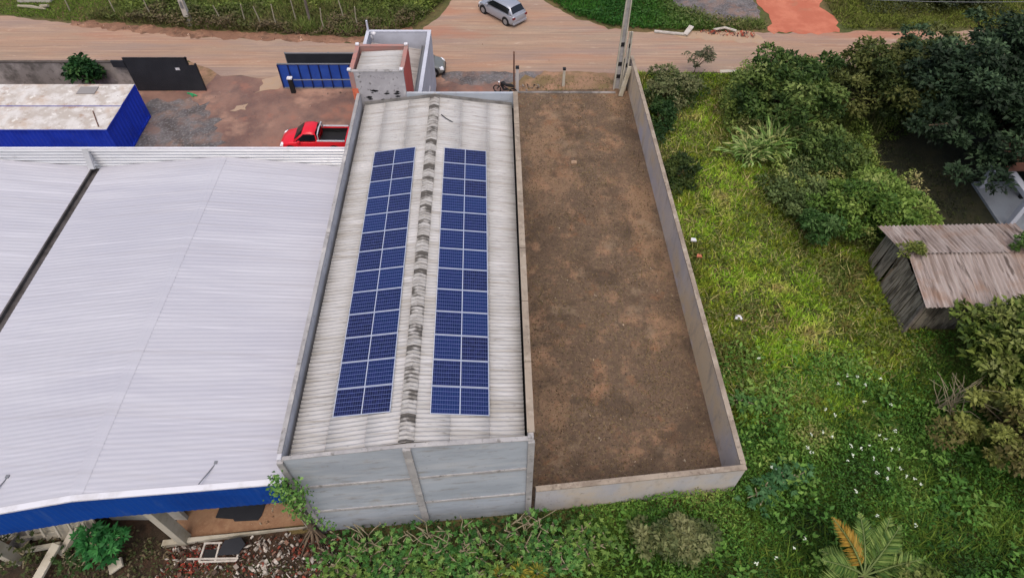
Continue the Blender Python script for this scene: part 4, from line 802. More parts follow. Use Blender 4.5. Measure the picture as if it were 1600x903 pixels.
# roadside vegetation beyond the street
hedge = [(-75, 56.5), (-43, 53.3), (-38, 51.9), (-25.9, 49.7), (-12.3, 48.7), (-7.9, 50.4), (-5.6, 55.4), (-9, 66), (-75, 70)]
lawn = [(-75, 56.2), (-43, 52.7), (-35.5, 51.3), (-33.5, 56), (-36, 62), (-75, 66)]
hedge2 = [(-35.5, 51.9), (-25.9, 50.1), (-12.3, 49.1), (-8.1, 50.6), (-5.6, 55.4), (-9, 66), (-34, 66), (-33, 56)]
def hf(x, y, t): return t * .8 + (y - 51.3 + np.clip(-x - 10, 0, 30) * -.06) * .11 + (vnoise(x, y, .6, 58) - .5) * .5
stuff(herbs('roadside_scrub', hedge2, 130, [(84, 70, 54), (110, 98, 74), (80, 84, 46), (92, 108, 50), (112, 128, 54), (136, 138, 78)], 1.15, .22, (), .35, 51, fn=hf), 'brown and olive scrub along the far side of the dirt street', 'scrub')
stuff(blades('roadside_grass', hedge2, 60, [(92, 86, 58), (106, 104, 62), (92, 116, 50), (120, 116, 80)], .5, 1.2, .05, (), .4, .6, 9), 'dry grass stems in the scrub along the dirt street', 'grass')
stuff(blades('lawn_grass', lawn, 130, [(78, 98, 40), (96, 122, 44), (112, 132, 60)], .12, .3, .05, (), .3, .6, 10), 'short bright grass at the far left beyond the street', 'grass')
rg = [(2.9, 55.6), (5.2, 52.6), (8.2, 50.7), (11.2, 50.3), (15.5, 50.1), (20.8, 50.2), (20.9, 51.6), (16.5, 51.8), (14, 54), (12.5, 66), (-1, 66)]
stuff(herbs('lush_grass_verge', rg, 90, [(30, 66, 26), (44, 88, 32), (64, 100, 40), (92, 108, 56), (110, 104, 68)], .8, .2, (), .35, 61, fn=lambda x, y, t: t * .6 + np.clip((x - 9) * .07, 0, .6)), 'lush green growth between the side road and the rubble', 'weeds')
stuff(blades('verge_blades', rg, 110, [(36, 84, 28), (58, 108, 36), (92, 118, 52), (120, 116, 76)], .3, .8, .06, (), .3, .7, 62, lambda x, y, t: t * .5 + np.clip((x - 9) * .06, 0, .5)), 'green grass blades between the side road and the rubble', 'grass')
rg2 = [(27.2, 50.3), (42, 50.5), (75, 52), (75, 70), (26, 70), (27, 55)]
stuff(blades('far_right_grass', rg2, 110, [(84, 84, 50), (98, 104, 50), (110, 124, 50), (128, 122, 78)], .2, .6, .06, (), .3, .7, 71), 'olive grass beyond the street at the far right', 'grass')
stuff(herbs('far_right_scrub', [(30, 52.5), (75, 53), (75, 70), (28, 70)], 50, [(52, 56, 40), (70, 78, 44), (96, 98, 60)], .8, .22, (), .3, 72), 'dull scrub at the back of the far right grass', 'scrub')
stuff(blades('verge_tufts', [(-45, 42.3), (-29, 42.3), (-27, 44.8), (-40, 45.2)], 22, [(112, 104, 70), (130, 118, 84)], .06, .2, .04, (), .5, .8, 73), 'thin dry tufts on the dirt strip behind the stained wall', 'grass')
stuff(blades('lot_tufts', [(.9, 10.6), (9.2, 11.6), (8.3, 41.2), (.4, 41)], 75, [(62, 52, 40), (84, 70, 52), (120, 100, 72), (96, 90, 56), (140, 118, 92)], .03, .14, .05, (), .5, 1.4, 74), 'sparse dead weeds over the brown soil of the lot', 'weeds')
stuff(blades('street_edge_weeds', [(.4, 41.6), (7.6, 41.6), (8.8, 43.6), (2, 43.6)], 30, [(104, 92, 62), (98, 100, 58), (126, 108, 78)], .05, .25, .04, (), .5, .9, 75), 'thin weeds between the dirt lot and the street', 'weeds')

def crown_pts(c, rad, nclump, leaves, clump_r, seed, shell=.55, flat_=.5):
    r = np.random.default_rng(seed); d = r.normal(size=(nclump, 3)); d /= np.linalg.norm(d, axis=1, keepdims=True); d[:, 2] = np.where(d[:, 2] < -flat_, -d[:, 2], d[:, 2])
    rr_ = (shell + (1 - shell) * r.random((nclump, 1)) ** .6) * (1 + .25 * r.normal(size=(nclump, 1)).clip(-1.6, 1.5))
    cc = np.array(c) + d * rr_ * np.array(rad)
    k = r.integers(0, nclump, leaves); ld = r.normal(size=(leaves, 3)); ld /= np.linalg.norm(ld, axis=1, keepdims=True); ld[:, 2] = np.abs(ld[:, 2]) * .9 - .15 * (r.random(leaves))
    cr = clump_r * (.55 + .9 * r.random(nclump)); lr = cr[k][:, None] * (.65 + .4 * r.random((leaves, 1)))
    P = cc[k] + ld * lr * np.array([1, 1, .7]); return cc, k, P, ld, r
def tree(name, label, cat, base, h, c, rad, nclump, leaves, clump_r, leaf, pal, seed, tr=.2, barkm='bark', group=None, asp=.5, wood='trunk', spread=.12):
    e = empty(name, base, label, cat, group)
    cc, k, P, ld, r = crown_pts(c, rad, nclump, leaves, clump_r, seed)
    P[:, 2] = np.maximum(P[:, 2], .05)
    cl = r.random(nclump); t = np.clip(cl[k] * .6 + ld[:, 2] * .22 + r.random(leaves) * .25, 0, 1)
    C = palette(pal, t) * (.75 + .5 * r.random((leaves, 1)))
    D = ld * .6 + r.normal(size=ld.shape) * .7; D[:, 2] *= .6
    s = leaf * (.4 + 1.2 * r.random(leaves) ** 1.5 + .15); leaf_mesh('crown', P, D, s, s * asp, C, M['leaf'], e)
    m = MB(); b = Vector(base); fork = Vector((base[0] * .7 + c[0] * .3, base[1] * .7 + c[1] * .3, base[2] + (c[2] - base[2]) * .5))
    m.tube([b, b.lerp(fork, .5) + Vector((.05, .03, 0)), fork], [tr, tr * .8, tr * .65], 8)
    for i in range(min(nclump, 30)):
        q = Vector(cc[i]); mm_ = fork.lerp(q, .5) + Vector((0, 0, .15 * (q - fork).length * .4)); m.tube([fork, mm_, q], [tr * .45, tr * .28, tr * .1], 5)
    m.build(wood, M[barkm], e, smooth=True)
    return e
dk = [(22, 34, 22), (34, 50, 32), (50, 70, 46), (82, 104, 72)]
tree('dark_mango_tree', 'large very dark green tree with dense crown at the upper right', 'tree', (31.6, 34.4, 0), 6, (31.4, 34.2, 4.0), (6.6, 6.0, 3.2), 260, 64000, .85, .26, dk, 1, .35)
tree('dark_mango_tree', 'dark green tree at the right edge behind the white house', 'tree', (38, 37, 0), 6, (38, 37, 3.6), (4.6, 4, 2.8), 90, 20000, 1.0, .3, dk, 2, .35)
mg = [(28, 46, 20), (46, 68, 30), (68, 92, 40), (100, 118, 58), (124, 134, 80)]
tree('round_tree', 'mid green round tree close to the street, left of the large dark tree', 'tree', (18.4, 37.6, 0), 5, (18.6, 37.6, 2.5), (3.2, 2.8, 2.0), 80, 17000, .7, .24, mg, 3, .2)
tree('round_tree', 'olive green tree between the round street tree and the dark tree', 'tree', (24.6, 38.4, 0), 5, (24.6, 38.2, 2.6), (3.4, 2.8, 1.9), 70, 15000, .75, .24, [(30, 44, 20), (52, 66, 30), (84, 92, 44), (112, 114, 64)], 4, .2)
tree('round_tree', 'pale-topped tree at the street behind the large dark tree', 'tree', (29.5, 41.2, 0), 4, (29.6, 41, 2.4), (3.4, 1.8, 1.8), 60, 12000, .7, .24, [(38, 52, 24), (66, 80, 36), (108, 112, 66), (130, 128, 84)], 5, .18)
bg2 = [(34, 54, 20), (60, 90, 34), (90, 118, 46), (118, 140, 64), (138, 148, 86)]
tree('leafy_bush', 'bright green spreading bush just behind the shed roof', 'bush', (21.2, 27.6, 0), 3, (21, 27.6, 1.4), (3.0, 2.2, 1.4), 70, 15000, .6, .2, bg2, 6, .1)
tree('leafy_bush', 'dark green bush between the field grass and the round tree', 'bush', (20.4, 33.6, 0), 2.5, (20.6, 33.4, 1.0), (2.4, 2.0, 1.2), 60, 10000, .6, .2, [(36, 54, 24), (58, 80, 36), (86, 106, 50), (114, 126, 66)], 7, .1)
tree('leafy_bush', 'grey-green bush in the middle of the plot left of the shed bush', 'bush', (17.4, 29.8, 0), 2, (17.6, 29.8, .7), (2.0, 2.0, .8), 36, 6000, .5, .18, [(54, 70, 38), (86, 104, 56), (118, 130, 80)], 8, .08)
tree('sapling', 'small rounded sapling standing alone in the bright grass left of the shed', 'sapling', (17.5, 26.4, 0), 2, (17.6, 26.2, 1.2), (1.0, 1.0, .9), 22, 3000, .38, .2, [(34, 62, 26), (58, 90, 40), (92, 118, 66)], 9, .06)
tree('leafy_bush', 'olive bush against the lot wall near the street', 'bush', (11.6, 40.6, 0), 2, (11.4, 40.5, .9), (2.2, 1.7, 1.1), 44, 8000, .5, .18, [(28, 46, 20), (50, 72, 32), (96, 104, 66), (122, 120, 86)], 10, .08)
tree('leafy_bush', 'dark small bush hugging the lot wall outside its middle', 'bush', (10.6, 32.4, 0), 1, (10.6, 32.2, .4), (1.0, 1.7, .7), 20, 3000, .4, .17, [(26, 40, 18), (44, 62, 26), (78, 90, 40)], 11, .05)
tree('leafy_bush', 'dark bush outside the lot wall just below the olive bush', 'bush', (10.3, 37.6, 0), 1, (10.3, 37.4, .5), (1.0, 1.8, .7), 22, 3400, .4, .17, [(22, 44, 22), (38, 66, 30), (66, 88, 42)], 12, .05)
yb_ = [(34, 48, 18), (62, 82, 30), (96, 112, 46), (124, 132, 72), (138, 144, 96)]
tree('broadleaf_tree', 'light green broad-leaved tree below the shed at the right edge', 'tree', (24.2, 17.2, 0), 4, (24.3, 17.4, 2.1), (2.5, 2.0, 1.5), 60, 9000, .55, .3, yb_, 13, .13)
tree('dry_bush', 'yellowish bush with dry brown patches at the right edge', 'bush', (23.0, 12.9, 0), 3, (23, 13.2, 1.5), (2.8, 2.0, 1.5), 60, 12000, .55, .2, [(62, 60, 32), (98, 92, 52), (112, 120, 56), (140, 144, 78)], 14, .1)
tree('dry_bush', 'grey-olive bush at the bottom below the dirt lot', 'bush', (6.6, 9.0, 0), 1.5, (6.5, 8.9, .9), (1.5, .85, .75), 40, 6500, .36, .16, [(50, 62, 36), (80, 92, 52), (110, 116, 74), (132, 132, 92)], 15, .06)
tree('leafy_bush', 'pale green bush at the bottom right edge by the dry bush', 'bush', (15.6, 7.0, 0), 1.5, (15.7, 7.0, .9), (1.2, .7, .7), 26, 4000, .36, .18, yb_, 16, .06)
tree('leafy_bush', 'green plant growing over the stained wall behind the containers', 'bush', (-30.6, 41.4, 0), 2, (-30.4, 41.4, 1.7), (1.2, .5, .8), 26, 2600, .38, .28, [(22, 48, 24), (40, 78, 38), (80, 112, 60)], 17, .07)
tree('leafy_bush', 'dark bush at the upper right corner beyond the street', 'bush', (38, 54.5, 0), 3, (38, 54.5, 1.2), (3, 1.8, 1.3), 40, 7000, .7, .24, [(34, 44, 34), (56, 68, 48), (84, 94, 72)], 18, .1)
# grey twig shrub in front of the near kerb (weed on the street edge)
tree('road_weed', 'grey-green weed standing at the street edge right of the poles', 'weed', (13.6, 43.6, 0), 1.5, (14.0, 43.5, 1.5), (1.0, .7, .6), 16, 900, .25, .16, [(62, 66, 50), (98, 100, 76), (116, 112, 92)], 19, .04)
# dry twigs over the dry bush
tw_ = MB(); r = random.Random(12)
for k in range(26):
    a = Vector((20.6 + r.uniform(-.6, .6), 15.0 + r.uniform(-.5, .5), .5)); ang = r.uniform(0, 6.28); ln = r.uniform(.7, 2.2); q = a + Vector((math.cos(ang) * ln, math.sin(ang) * ln * .8, 1.2 + r.uniform(0, .9))); mid_ = a.lerp(q, .5) + Vector((r.uniform(-.3, .3), r.uniform(-.3, .3), .35)); tw_.tube([a, mid_, q], [.03, .02, .01], 4)
tag(tw_.build('dry_twig_tangle', M['palebark']), 'tangle of bare pale twigs left of the yellowish dry bush', 'dead shrub')
stuff(blades('seed_stems', [(10.2, 15), (20, 17), (19.5, 25), (17, 33), (14.5, 40), (9.4, 43), (9.2, 40)], 12, [(150, 140, 90), (176, 166, 112), (128, 134, 70)], .5, 1.0, .04, (), .4, .7, 170), 'pale dry seed stems standing above the field grass', 'grass')
stuff(herbs('dry_patches', [(10, 14), (20, 16), (19.5, 25), (17, 32), (14.5, 43), (9.2, 43)], 60, [(96, 82, 52), (134, 116, 78), (84, 92, 46)], .3, .13, (), .4, 171, keep=lambda x, y: (vnoise(x, y, .55, 172) > .56) * .9), 'brown dry weed patches breaking up the field grass', 'weeds')
stuff(herbs('shade_weeds', [(22, 26), (28, 26), (29, 31), (25, 37), (22.5, 33)], 30, [(34, 44, 22), (52, 60, 30), (72, 74, 44)], .25, .14, (), .5, 173), 'sparse dark weeds on the shaded soil behind the shed', 'weeds')
# reed clumps
wire('grey overhead wire sagging away to the right across the far grass', (7.8, 41.85, 8.3), (62, 44, 8.3), 2.2, .014)
def reed(label, x, y, h, n, pal, seed, sp_=.9, wd=.13):
    r = np.random.default_rng(seed); e = empty('reed_clump', (x, y, 0), label, 'grass clump', 'tall reed clumps in the field')
    P = []; D = []; Ls = []; 
    for i in range(n):
        a = r.uniform(0, 6.28); b = np.array([x + r.normal() * .25, y + r.normal() * .25, .1]); d = np.array([math.cos(a) * sp_ * r.uniform(.2, 1), math.sin(a) * sp_ * r.uniform(.2, 1), 1.1]); d /= np.linalg.norm(d); l = h * r.uniform(.6, 1.1)
        for s_ in range(4):
            P.append(b.copy()); D.append(d.copy()); Ls.append(l / 3); b = b + d * l / 4; d[2] -= .34; d /= np.linalg.norm(d)
    n = len(P); C = palette(pal, r.random(n)); leaf_mesh('blades', np.array(P), np.array(D), np.array(Ls), wd, C, M['grass'], e, fold=.12)
    m = MB(); m.tube([(x, y, 0), (x + .05, y, h * .5)], [.07, .03], 6); m.build('stem', M['palebark'], e)
rp_ = [(84, 118, 52), (120, 152, 78), (150, 170, 106), (160, 160, 104)]
reed('upper clump of tall pale reeds in the field', 18.2, 35.2, 2.8, 130, rp_, 1)
reed('middle clump of tall pale reeds in the field', 16.8, 34.0, 2.6, 130, rp_, 2)
reed('lower left clump of tall pale reeds in the field', 15.4, 33.6, 2.2, 110, rp_, 3)
# palm with one orange frond
pm = empty('palm', (13.9, 7.5, 0), 'feathery young palm at the bottom right with one orange frond', 'palm')
def frond(az, ln, rise, pal, seed, label=None, base=(13.9, 7.5, .9), wd=.06, ll=.6):
    r = np.random.default_rng(seed); P = []; D = []; Ls = []; spine = []; p = np.array(base, float); d = np.array([math.cos(az), math.sin(az), rise]); d /= np.linalg.norm(d); n = 26
    for i in range(n):
        spine.append(Vector(p)); s = np.cross(d, [0, 0, 1]); s /= np.linalg.norm(s) + 1e-9; t = i / n; w_ = ll * math.sin(math.pi * min(1, .18 + t * .85)) + .06
        if i > 4:
            for sg in (-1, 1):
                for q in range(2): P.append(p + d * ln / n * .5 * q); D.append(s * sg + d * .75 + np.array([0, 0, .12 + r.normal() * .08])); Ls.append(w_ * (.9 + .2 * r.random()))
        p = p + d * ln / n; d[2] -= .035; d /= np.linalg.norm(d)
    C = palette(pal, r.random(len(P))); o = leaf_mesh('frond', np.array(P), np.array(D), np.array(Ls), wd, C, M['leaf'], pm, fold=.1)
    m = MB(); m.tube(spine, [.035] * (n // 2) + [.018] * (n - n // 2), 5); q = m.build('rib', M['frondrib'], o.parent and pm); q.parent = o
    if label: o['label'] = label
gpal = [(58, 88, 36), (90, 116, 50), (126, 144, 76)]
for i, (az, ln, rise) in enumerate([(R(95), 2.6, 1.5), (R(62), 2.7, 1.6), (R(78), 2.2, 1.0), (R(150), 1.9, .6), (R(30), 2.2, .5), (R(190), 2.2, .5), (R(250), 2.0, .5), (R(-20), 2.2, .5), (R(-70), 1.8, .6), (R(50), 2.6, 1.8), (R(170), 2.2, 1.0), (R(10), 2.3, 1.0)]): frond(az, ln, rise, gpal, 100 + i)
frond(R(130), 2.9, 1.5, [(132, 100, 36), (156, 126, 46), (120, 108, 48)], 120, 'orange dying frond')
m = MB(); m.tube([(13.9, 7.5, 0), (13.9, 7.5, .95)], [.16, .1], 8); m.build('trunk', M['bark'], pm)

stuff(herbs('brush_litter', [(-20, 5), (-7, 5), (-7, 8.2), (-13.5, 8.5), (-16, 9.6), (-20, 9.6)], 90, [(70, 58, 46), (96, 78, 60), (62, 76, 40), (120, 104, 84), (80, 96, 50)], .3, .14, (), .8, 140), 'brown leaf litter and weeds on the soil at the lower left', 'leaf litter')
tree('creeping_plant', 'yellow-green creeper patch on the left end of the shed roof', 'plant', (20.3, 23.0, 0), 3.1, (20.7, 22.8, 3.2), (.7, .35, .25), 14, 700, .22, .14, [(60, 78, 34), (104, 116, 52), (134, 134, 74)], 150, .04)
tree('creeping_plant', 'round green creeper tuft at the right end of the shed ridge', 'plant', (26.9, 23.3, 0), 3.1, (26.6, 23.2, 3.4), (.7, .5, .35), 14, 900, .25, .14, [(44, 70, 30), (74, 104, 44), (104, 128, 62)], 151, .04)
# big-leaved plants: branches carrying rosettes of lobed leaves
def rosette(P, D, S, C, c, n, s, pal, r, up=.35):
    for k in range(n):
        a = k * 2.4 + r.random(); e = r.uniform(.05, .3); hub = c + np.array([math.cos(a) * e * 1.3, math.sin(a) * e * 1.3, r.uniform(-.1, .12)]); cc_ = palette(pal, np.array([r.random()]))[0]
        for j in range(5):
            b = a + (j - 2) * .62; P.append(hub); D.append(np.array([math.cos(b), math.sin(b), up * r.uniform(-.3, 1)])); S.append(s * (1 - .13 * abs(j - 2)) * r.uniform(.8, 1.2)); C.append(cc_ * r.uniform(.85, 1.15))
def cassava(label, x, y, h, spread, nb, nr, s, pal, seed, group=None, name='castor_bush', cat='bush'):
    r = np.random.default_rng(seed); e = empty(name, (x, y, 0), label, cat, group); m = MB(); P, D, S, C = [], [], [], []
    for i in range(nb):
        a = i * 6.28 / nb + r.uniform(-.4, .4); tipv = Vector((x + math.cos(a) * spread * r.uniform(.5, 1), y + math.sin(a) * spread * .7 * r.uniform(.5, 1), h * r.uniform(.65, 1))); b = Vector((x, y, 0)); md = b.lerp(tipv, .5) + Vector((r.uniform(-.2, .2), r.uniform(-.15, .15), .2)); m.tube([b, md, tipv], [.055, .042, .028], 5)
        for q in range(2):
            t2 = md.lerp(tipv, r.uniform(.2, .9)); en = t2 + Vector((r.uniform(-.5, .5), r.uniform(-.4, .4), r.uniform(.05, .4))); m.tube([t2, en], [.03, .02], 4); rosette(P, D, S, C, np.array(en), nr, s, pal, r)
        rosette(P, D, S, C, np.array(tipv), nr, s, pal, r)
    leaf_mesh('foliage', np.array(P), np.array(D), np.array(S), np.array(S) * .42, np.array(C), M['leaf'], e, fold=.12); m.build('branches', M['palebark'], e, smooth=True)
lush = [(38, 72, 28), (56, 102, 42), (80, 126, 56), (118, 150, 80)]
cassava('deep green castor plant under the blue fascia at the lower left', -16.6, 8.75, 1.4, .75, 9, 5, .34, [(28, 76, 38), (42, 104, 50), (66, 130, 66)], 1)
cl_ = ['farthest left, beside the rubble', 'second from left', 'below the middle pilaster', 'just right of the middle pilaster', 'below the right half of the wall', 'near right corner', 'farthest right']
for i, (x, y) in enumerate([(-6.9, 8.5), (-5.4, 8.3), (-3.9, 8.6), (-2.5, 8.7), (-1.0, 8.6), (.5, 8.9), (1.9, 8.7)]):
    cassava('branching leafy plant below the grey front wall, ' + cl_[i], x, y, 1.7 if i % 2 else 1.35, 1.2, 7, 3, .2, lush, 20 + i, 'leafy plants at the foot of the warehouse wall', 'branching_plant', 'plant')
for i, (x, y) in enumerate([(-6.2, 7.6), (-4.8, 7.3), (-3.3, 7.7), (-1.9, 7.5), (-.4, 8.0), (1.4, 8.0), (2.9, 8.6)]):
    cassava('broad green plant along the bottom edge of the picture, ' + ['farthest left', 'second from left', 'third from left', 'middle', 'third from right', 'second from right', 'farthest right'][i], x, y, 1.2, 1.2, 7, 6, .22, lush if i % 2 else [(54, 84, 34), (84, 116, 46), (116, 140, 66)], 70 + i, 'broad plants along the bottom edge', 'low_plant', 'plant')
cassava('broad-leaved green plant outside the corner of the lot wall', 10.9, 10.9, .9, .5, 4, 3, .3, [(44, 84, 44), (74, 112, 68)], 40, None, 'broadleaf_plant', 'plant')
cassava('broad-leaved plant in the creeper left of the white blossoms', 11.9, 11.6, 1.0, .5, 4, 3, .32, [(44, 84, 44), (74, 112, 68)], 41, None, 'broadleaf_plant', 'plant')
cassava('broad-leaved plant outside the lower part of the lot wall', 10.9, 15.4, .7, .4, 4, 3, .28, [(54, 94, 44), (90, 124, 64)], 42, None, 'broadleaf_plant', 'plant')
cassava('low green weeds at the foot of the castor plant', -17.6, 8.2, .7, .8, 7, 3, .2, [(40, 64, 30), (60, 84, 40)], 43, None, 'broadleaf_plant', 'plant')
cassava('olive weeds under the left end of the blue fascia', -20.2, 8.4, 1.2, 1.2, 8, 4, .17, [(44, 60, 30), (72, 84, 46), (92, 98, 60)], 44, None, 'broadleaf_plant', 'plant')
for i, (x, y) in enumerate([(-6.1, 8.9), (-3.2, 8.9), (-1.7, 8.9), (.4, 9.2)]):
    r = random.Random(300 + i); m = MB()
    for k in range(4):
        a = Vector((x, y, 0)); q = a + Vector((r.uniform(-.5, .5), r.uniform(-.3, .2), r.uniform(1.1, 1.5))); m.tube([a, a.lerp(q, .5) + Vector((.08, 0, .05)), q], [.034, .028, .024], 5)
        for j in range(2):
            e1 = q + Vector((r.uniform(-.8, .8), r.uniform(-.5, .4), r.uniform(.1, .4))); m.tube([q, q.lerp(e1, .5) + Vector((0, 0, .1)), e1], [.024, .02, .014], 5)
            e2 = e1 + Vector((r.uniform(-.5, .5), r.uniform(-.4, .3), r.uniform(.0, .25))); m.tube([e1, e2], [.02, .014], 4)
    tag(m.build('bare_shrub', M['palebark'], smooth=True), 'bare pale forking branches above the plants by the grey wall, ' + ['farthest left', 'second from left', 'second from right', 'farthest right'][i], 'bare shrub', 'bare forking shrubs along the grey wall')
# yellow ferny plants
for i, (x, y) in enumerate([(.3, 7.6), (1.0, 7.6), (-.5, 7.5)]):
    r = np.random.default_rng(60 + i); n = 160; a = r.random(n) * 6.28; D_ = np.stack([np.cos(a), np.sin(a), np.full(n, .5)], 1); P_ = np.stack([x + np.cos(a) * .1, y + np.sin(a) * .1, .9 + r.random(n) * .2], 1)
    e = empty('yellow_fern', (x, y, 0), 'yellow-green ferny plant at the bottom edge, ' + ['middle of three', 'right of three', 'left of three'][i], 'plant', 'yellow ferny plants at the bottom edge')
    leaf_mesh('fronds', P_, D_, .34 * (.6 + .5 * r.random(n)), .05, palette([(74, 88, 30), (112, 116, 36), (150, 134, 44)], r.random(n)), M['leaf'], e); m = MB(); m.tube([(x, y, 0), (x, y, .95)], [.05, .03], 6); m.build('stem', M['palebark'], e)

# sapling climbing the left warehouse corner
vc = empty('corner_sapling', (-8.05, 9.2, 0), 'leafy sapling with exposed roots growing up the left warehouse corner', 'sapling')
m = MB(); m.tube([(-7.95, 9.25, 0), (-8.15, 9.25, 1.3), (-8.2, 9.2, 2.8), (-8.15, 9.15, 4.6), (-8.0, 9.1, 6.2)], [.13, .11, .09, .06, .03], 8)
r = random.Random(9)
for k in range(14):
    a = R(150 + k * 15 + r.uniform(-8, 8)); ln = r.uniform(.6, 1.3); q = Vector((-8.15 + math.cos(a) * ln, 9.25 + math.sin(a) * ln * .8, .03)); m.tube([(-8.15, 9.25, 1.1 + r.uniform(-.4, .5)), Vector((-8.15, 9.25, .8)).lerp(q, .55) + Vector((0, 0, .25)), q], [.05, .04, .03], 5)
m.build('trunk', M['bark'], vc, smooth=True)
m = MB(); m.tube([(-8.2, 9.2, 2.6), (-7.6, 9.1, 4.6), (-7.35, 9.05, 6.1)], [.04, .03, .015], 5); m.tube([(-8.1, 9.2, 1.5), (-7.6, 9.15, 2.4), (-7.35, 9.1, 2.9)], [.03, .02, .01], 5); m.build('branch', M['bark'], vc)
P, D, S, C = [], [], [], []; r = np.random.default_rng(77)
for (c_, n) in (((-8.0, 9.1, 6.5), 10), ((-8.2, 9.0, 6.0), 12), ((-7.9, 9.0, 5.8), 8), ((-8.1, 9.0, 5.3), 12), ((-7.4, 9.0, 6.3), 6), ((-7.55, 9.0, 5.3), 10), ((-8.15, 9.0, 4.6), 10), ((-7.7, 9.0, 4.6), 9), ((-8.1, 9.0, 3.9), 9), ((-7.9, 9.0, 3.3), 6), ((-7.5, 9.05, 2.9), 4), ((-7.3, 9.1, 2.1), 4), ((-8.3, 9, 5.2), 5)):
    c_ = np.array(c_)
    for k in range(n * 6):
        p = c_ + r.normal(size=3) * np.array([.17, .1, .26]); P.append(p); D.append(r.normal(size=3) + [0, -.3, .2]); S.append(.13 * r.uniform(.7, 1.3)); C.append(palette([(56, 92, 40), (88, 132, 60), (128, 164, 88)], np.array([r.random()]))[0])
leaf_mesh('foliage', np.array(P), np.array(D), np.array(S), np.array(S) * .7, np.array(C), M['leaf'], vc)

# ---------------- rubble and scrap ----------------
def rubble(name, label, poly, n, pal, smin, smax, seed, hmax=.25, holes=()):
    r = np.random.default_rng(seed); V = []; F = []; Cc = []; x, y = scatter(poly, n / max(.1, 1.0), holes); cols_ = [L3(c) for c in pal]
    for i in range(len(x)):
        s = smin + (smax - smin) * r.random() ** 3; dims = s * np.array([r.uniform(.6, 1.3), r.uniform(.4, 1), r.uniform(.3, .7)]); b = len(V)
        q, _ = np.linalg.qr(r.normal(size=(3, 3))); q = q * .5 + np.eye(3) * .5; cz = dims[2] * .4 + hmax * r.random() * vnoise([x[i]], [y[i]], .8, seed)[0]
        c_ = cols_[int(r.integers(len(cols_)))] * r.uniform(.7, 1.2)
        for k in range(8):
            v = np.array([(k & 1) - .5, ((k >> 1) & 1) - .5, (k >> 2) - .5]) * dims * (1 + r.normal(size=3) * .18); V.append(tuple(q @ v + [x[i], y[i], cz])); Cc.append((*np.clip(c_, 0, 1), 1))
        for f in ((0, 2, 3, 1), (4, 5, 7, 6), (0, 1, 5, 4), (2, 6, 7, 3), (0, 4, 6, 2), (1, 3, 7, 5)): F.append([b + t for t in f])
    me = bpy.data.meshes.new(name); me.from_pydata(V, [], F); a = me.color_attributes.new('Col', 'FLOAT_COLOR', 'POINT'); a.data.foreach_set('color', np.array(Cc).ravel()); me.materials.append(M['stone']); me.update()
    o = bpy.data.objects.new(name, me); col.objects.link(o); return tag(o, label, 'rubble', kind='stuff')
mixp = [(170, 164, 156), (190, 182, 172), (150, 140, 130), (118, 92, 78), (124, 62, 50), (92, 74, 64), (78, 64, 56), (142, 72, 58)]
rubble('rubble_heap', 'broken tile, brick and concrete rubble at the lower left', [(-14.2, 8.9), (-10, 9.35), (-8.6, 9.4), (-6.6, 9.2), (-6.8, 6), (-15, 6)], 150, mixp, .05, .3, 1, .3)
rubble('red_rubble', 'red broken tile fragments in the lower left heap', [(-13.8, 8.7), (-12.4, 8.9), (-12.3, 7.9), (-13.6, 7.8)], 220, [(140, 56, 46), (158, 72, 58), (116, 44, 38)], .05, .2, 2, .35)
rubble('white_rubble', 'pale concrete lumps in the lower left heap', [(-11, 8.4), (-9.3, 8.3), (-9.2, 7.4), (-10.6, 7.3)], 45, [(186, 180, 170), (170, 164, 154)], .1, .34, 3, .35)
rubble('floor_rubble', 'small pale stones on the tan floor under the fascia', [(-11.5, 9.75), (-8.3, 10.1), (-8.3, 11.5), (-10.4, 11)], 26, [(176, 162, 142), (150, 120, 96)], .05, .2, 4, .08)
rubble('brick_rubble', 'red brick rubble at the far edge of the street', [(14.8, 49.6), (17.5, 49.2), (19.6, 48.8), (19.8, 49.7), (16, 50.1)], 70, [(168, 84, 68), (186, 100, 80), (120, 84, 74), (96, 78, 74)], .08, .32, 5, .3)
rubble('kerbside_stones', 'small stones along the far street edge at the left', [(-36, 51.4), (-25.9, 49.6), (-12.4, 48.7), (-12.4, 48.2), (-25.9, 49.1), (-36.5, 51)], 14, [(188, 160, 140), (150, 110, 90), (120, 92, 78)], .06, .26, 6, .05)
rubble('lot_stones', 'small pale stones on the brown lot soil', [(1.2, 11), (9.2, 11.8), (8.2, 41), (.6, 41)], 4, [(150, 138, 120), (126, 110, 92), (168, 152, 132)], .04, .13, 7, .02)
rubble('road_stones', 'scattered pale stones on the dirt street', [(-20, 44.5), (20, 45), (20, 48.5), (-5, 50), (-20, 48)], .5, [(190, 168, 148), (150, 120, 100)], .04, .14, 8, .01)
rubble('yard_stones', 'scattered stones on the yard dirt', [(-25, 33), (-9, 33), (-10, 41.5), (-22, 41.5)], 3, [(160, 140, 126), (110, 96, 90)], .04, .16, 9, .01)
rubble('corner_rubble', 'dark rubble by the lot corner at the street', [(.5, 41.6), (2.6, 41.7), (2.4, 42.3), (.6, 42.4)], 60, [(84, 72, 64), (60, 52, 48), (130, 122, 118)], .06, .25, 10, .2)
big = MB(); big.beam((11.6, 49.8, .12), (14.2, 49.3, .12), .28, .1); big.beam((14.0, 49.2, .15), (14.6, 50.0, .45), .4, .1); tag(big.build('white_plank', M['chalk']), 'white broken plank beside the sand at the far street edge', 'plank')
bc = MB(); bc.tube([(16.4, 49.8, .25), (17.3, 49.95, .35), (18.2, 49.6, .25)], .1, 6); tag(bc.build('bent_pipe', M['chalk']), 'bent white pipe lying on the red brick rubble', 'pipe')
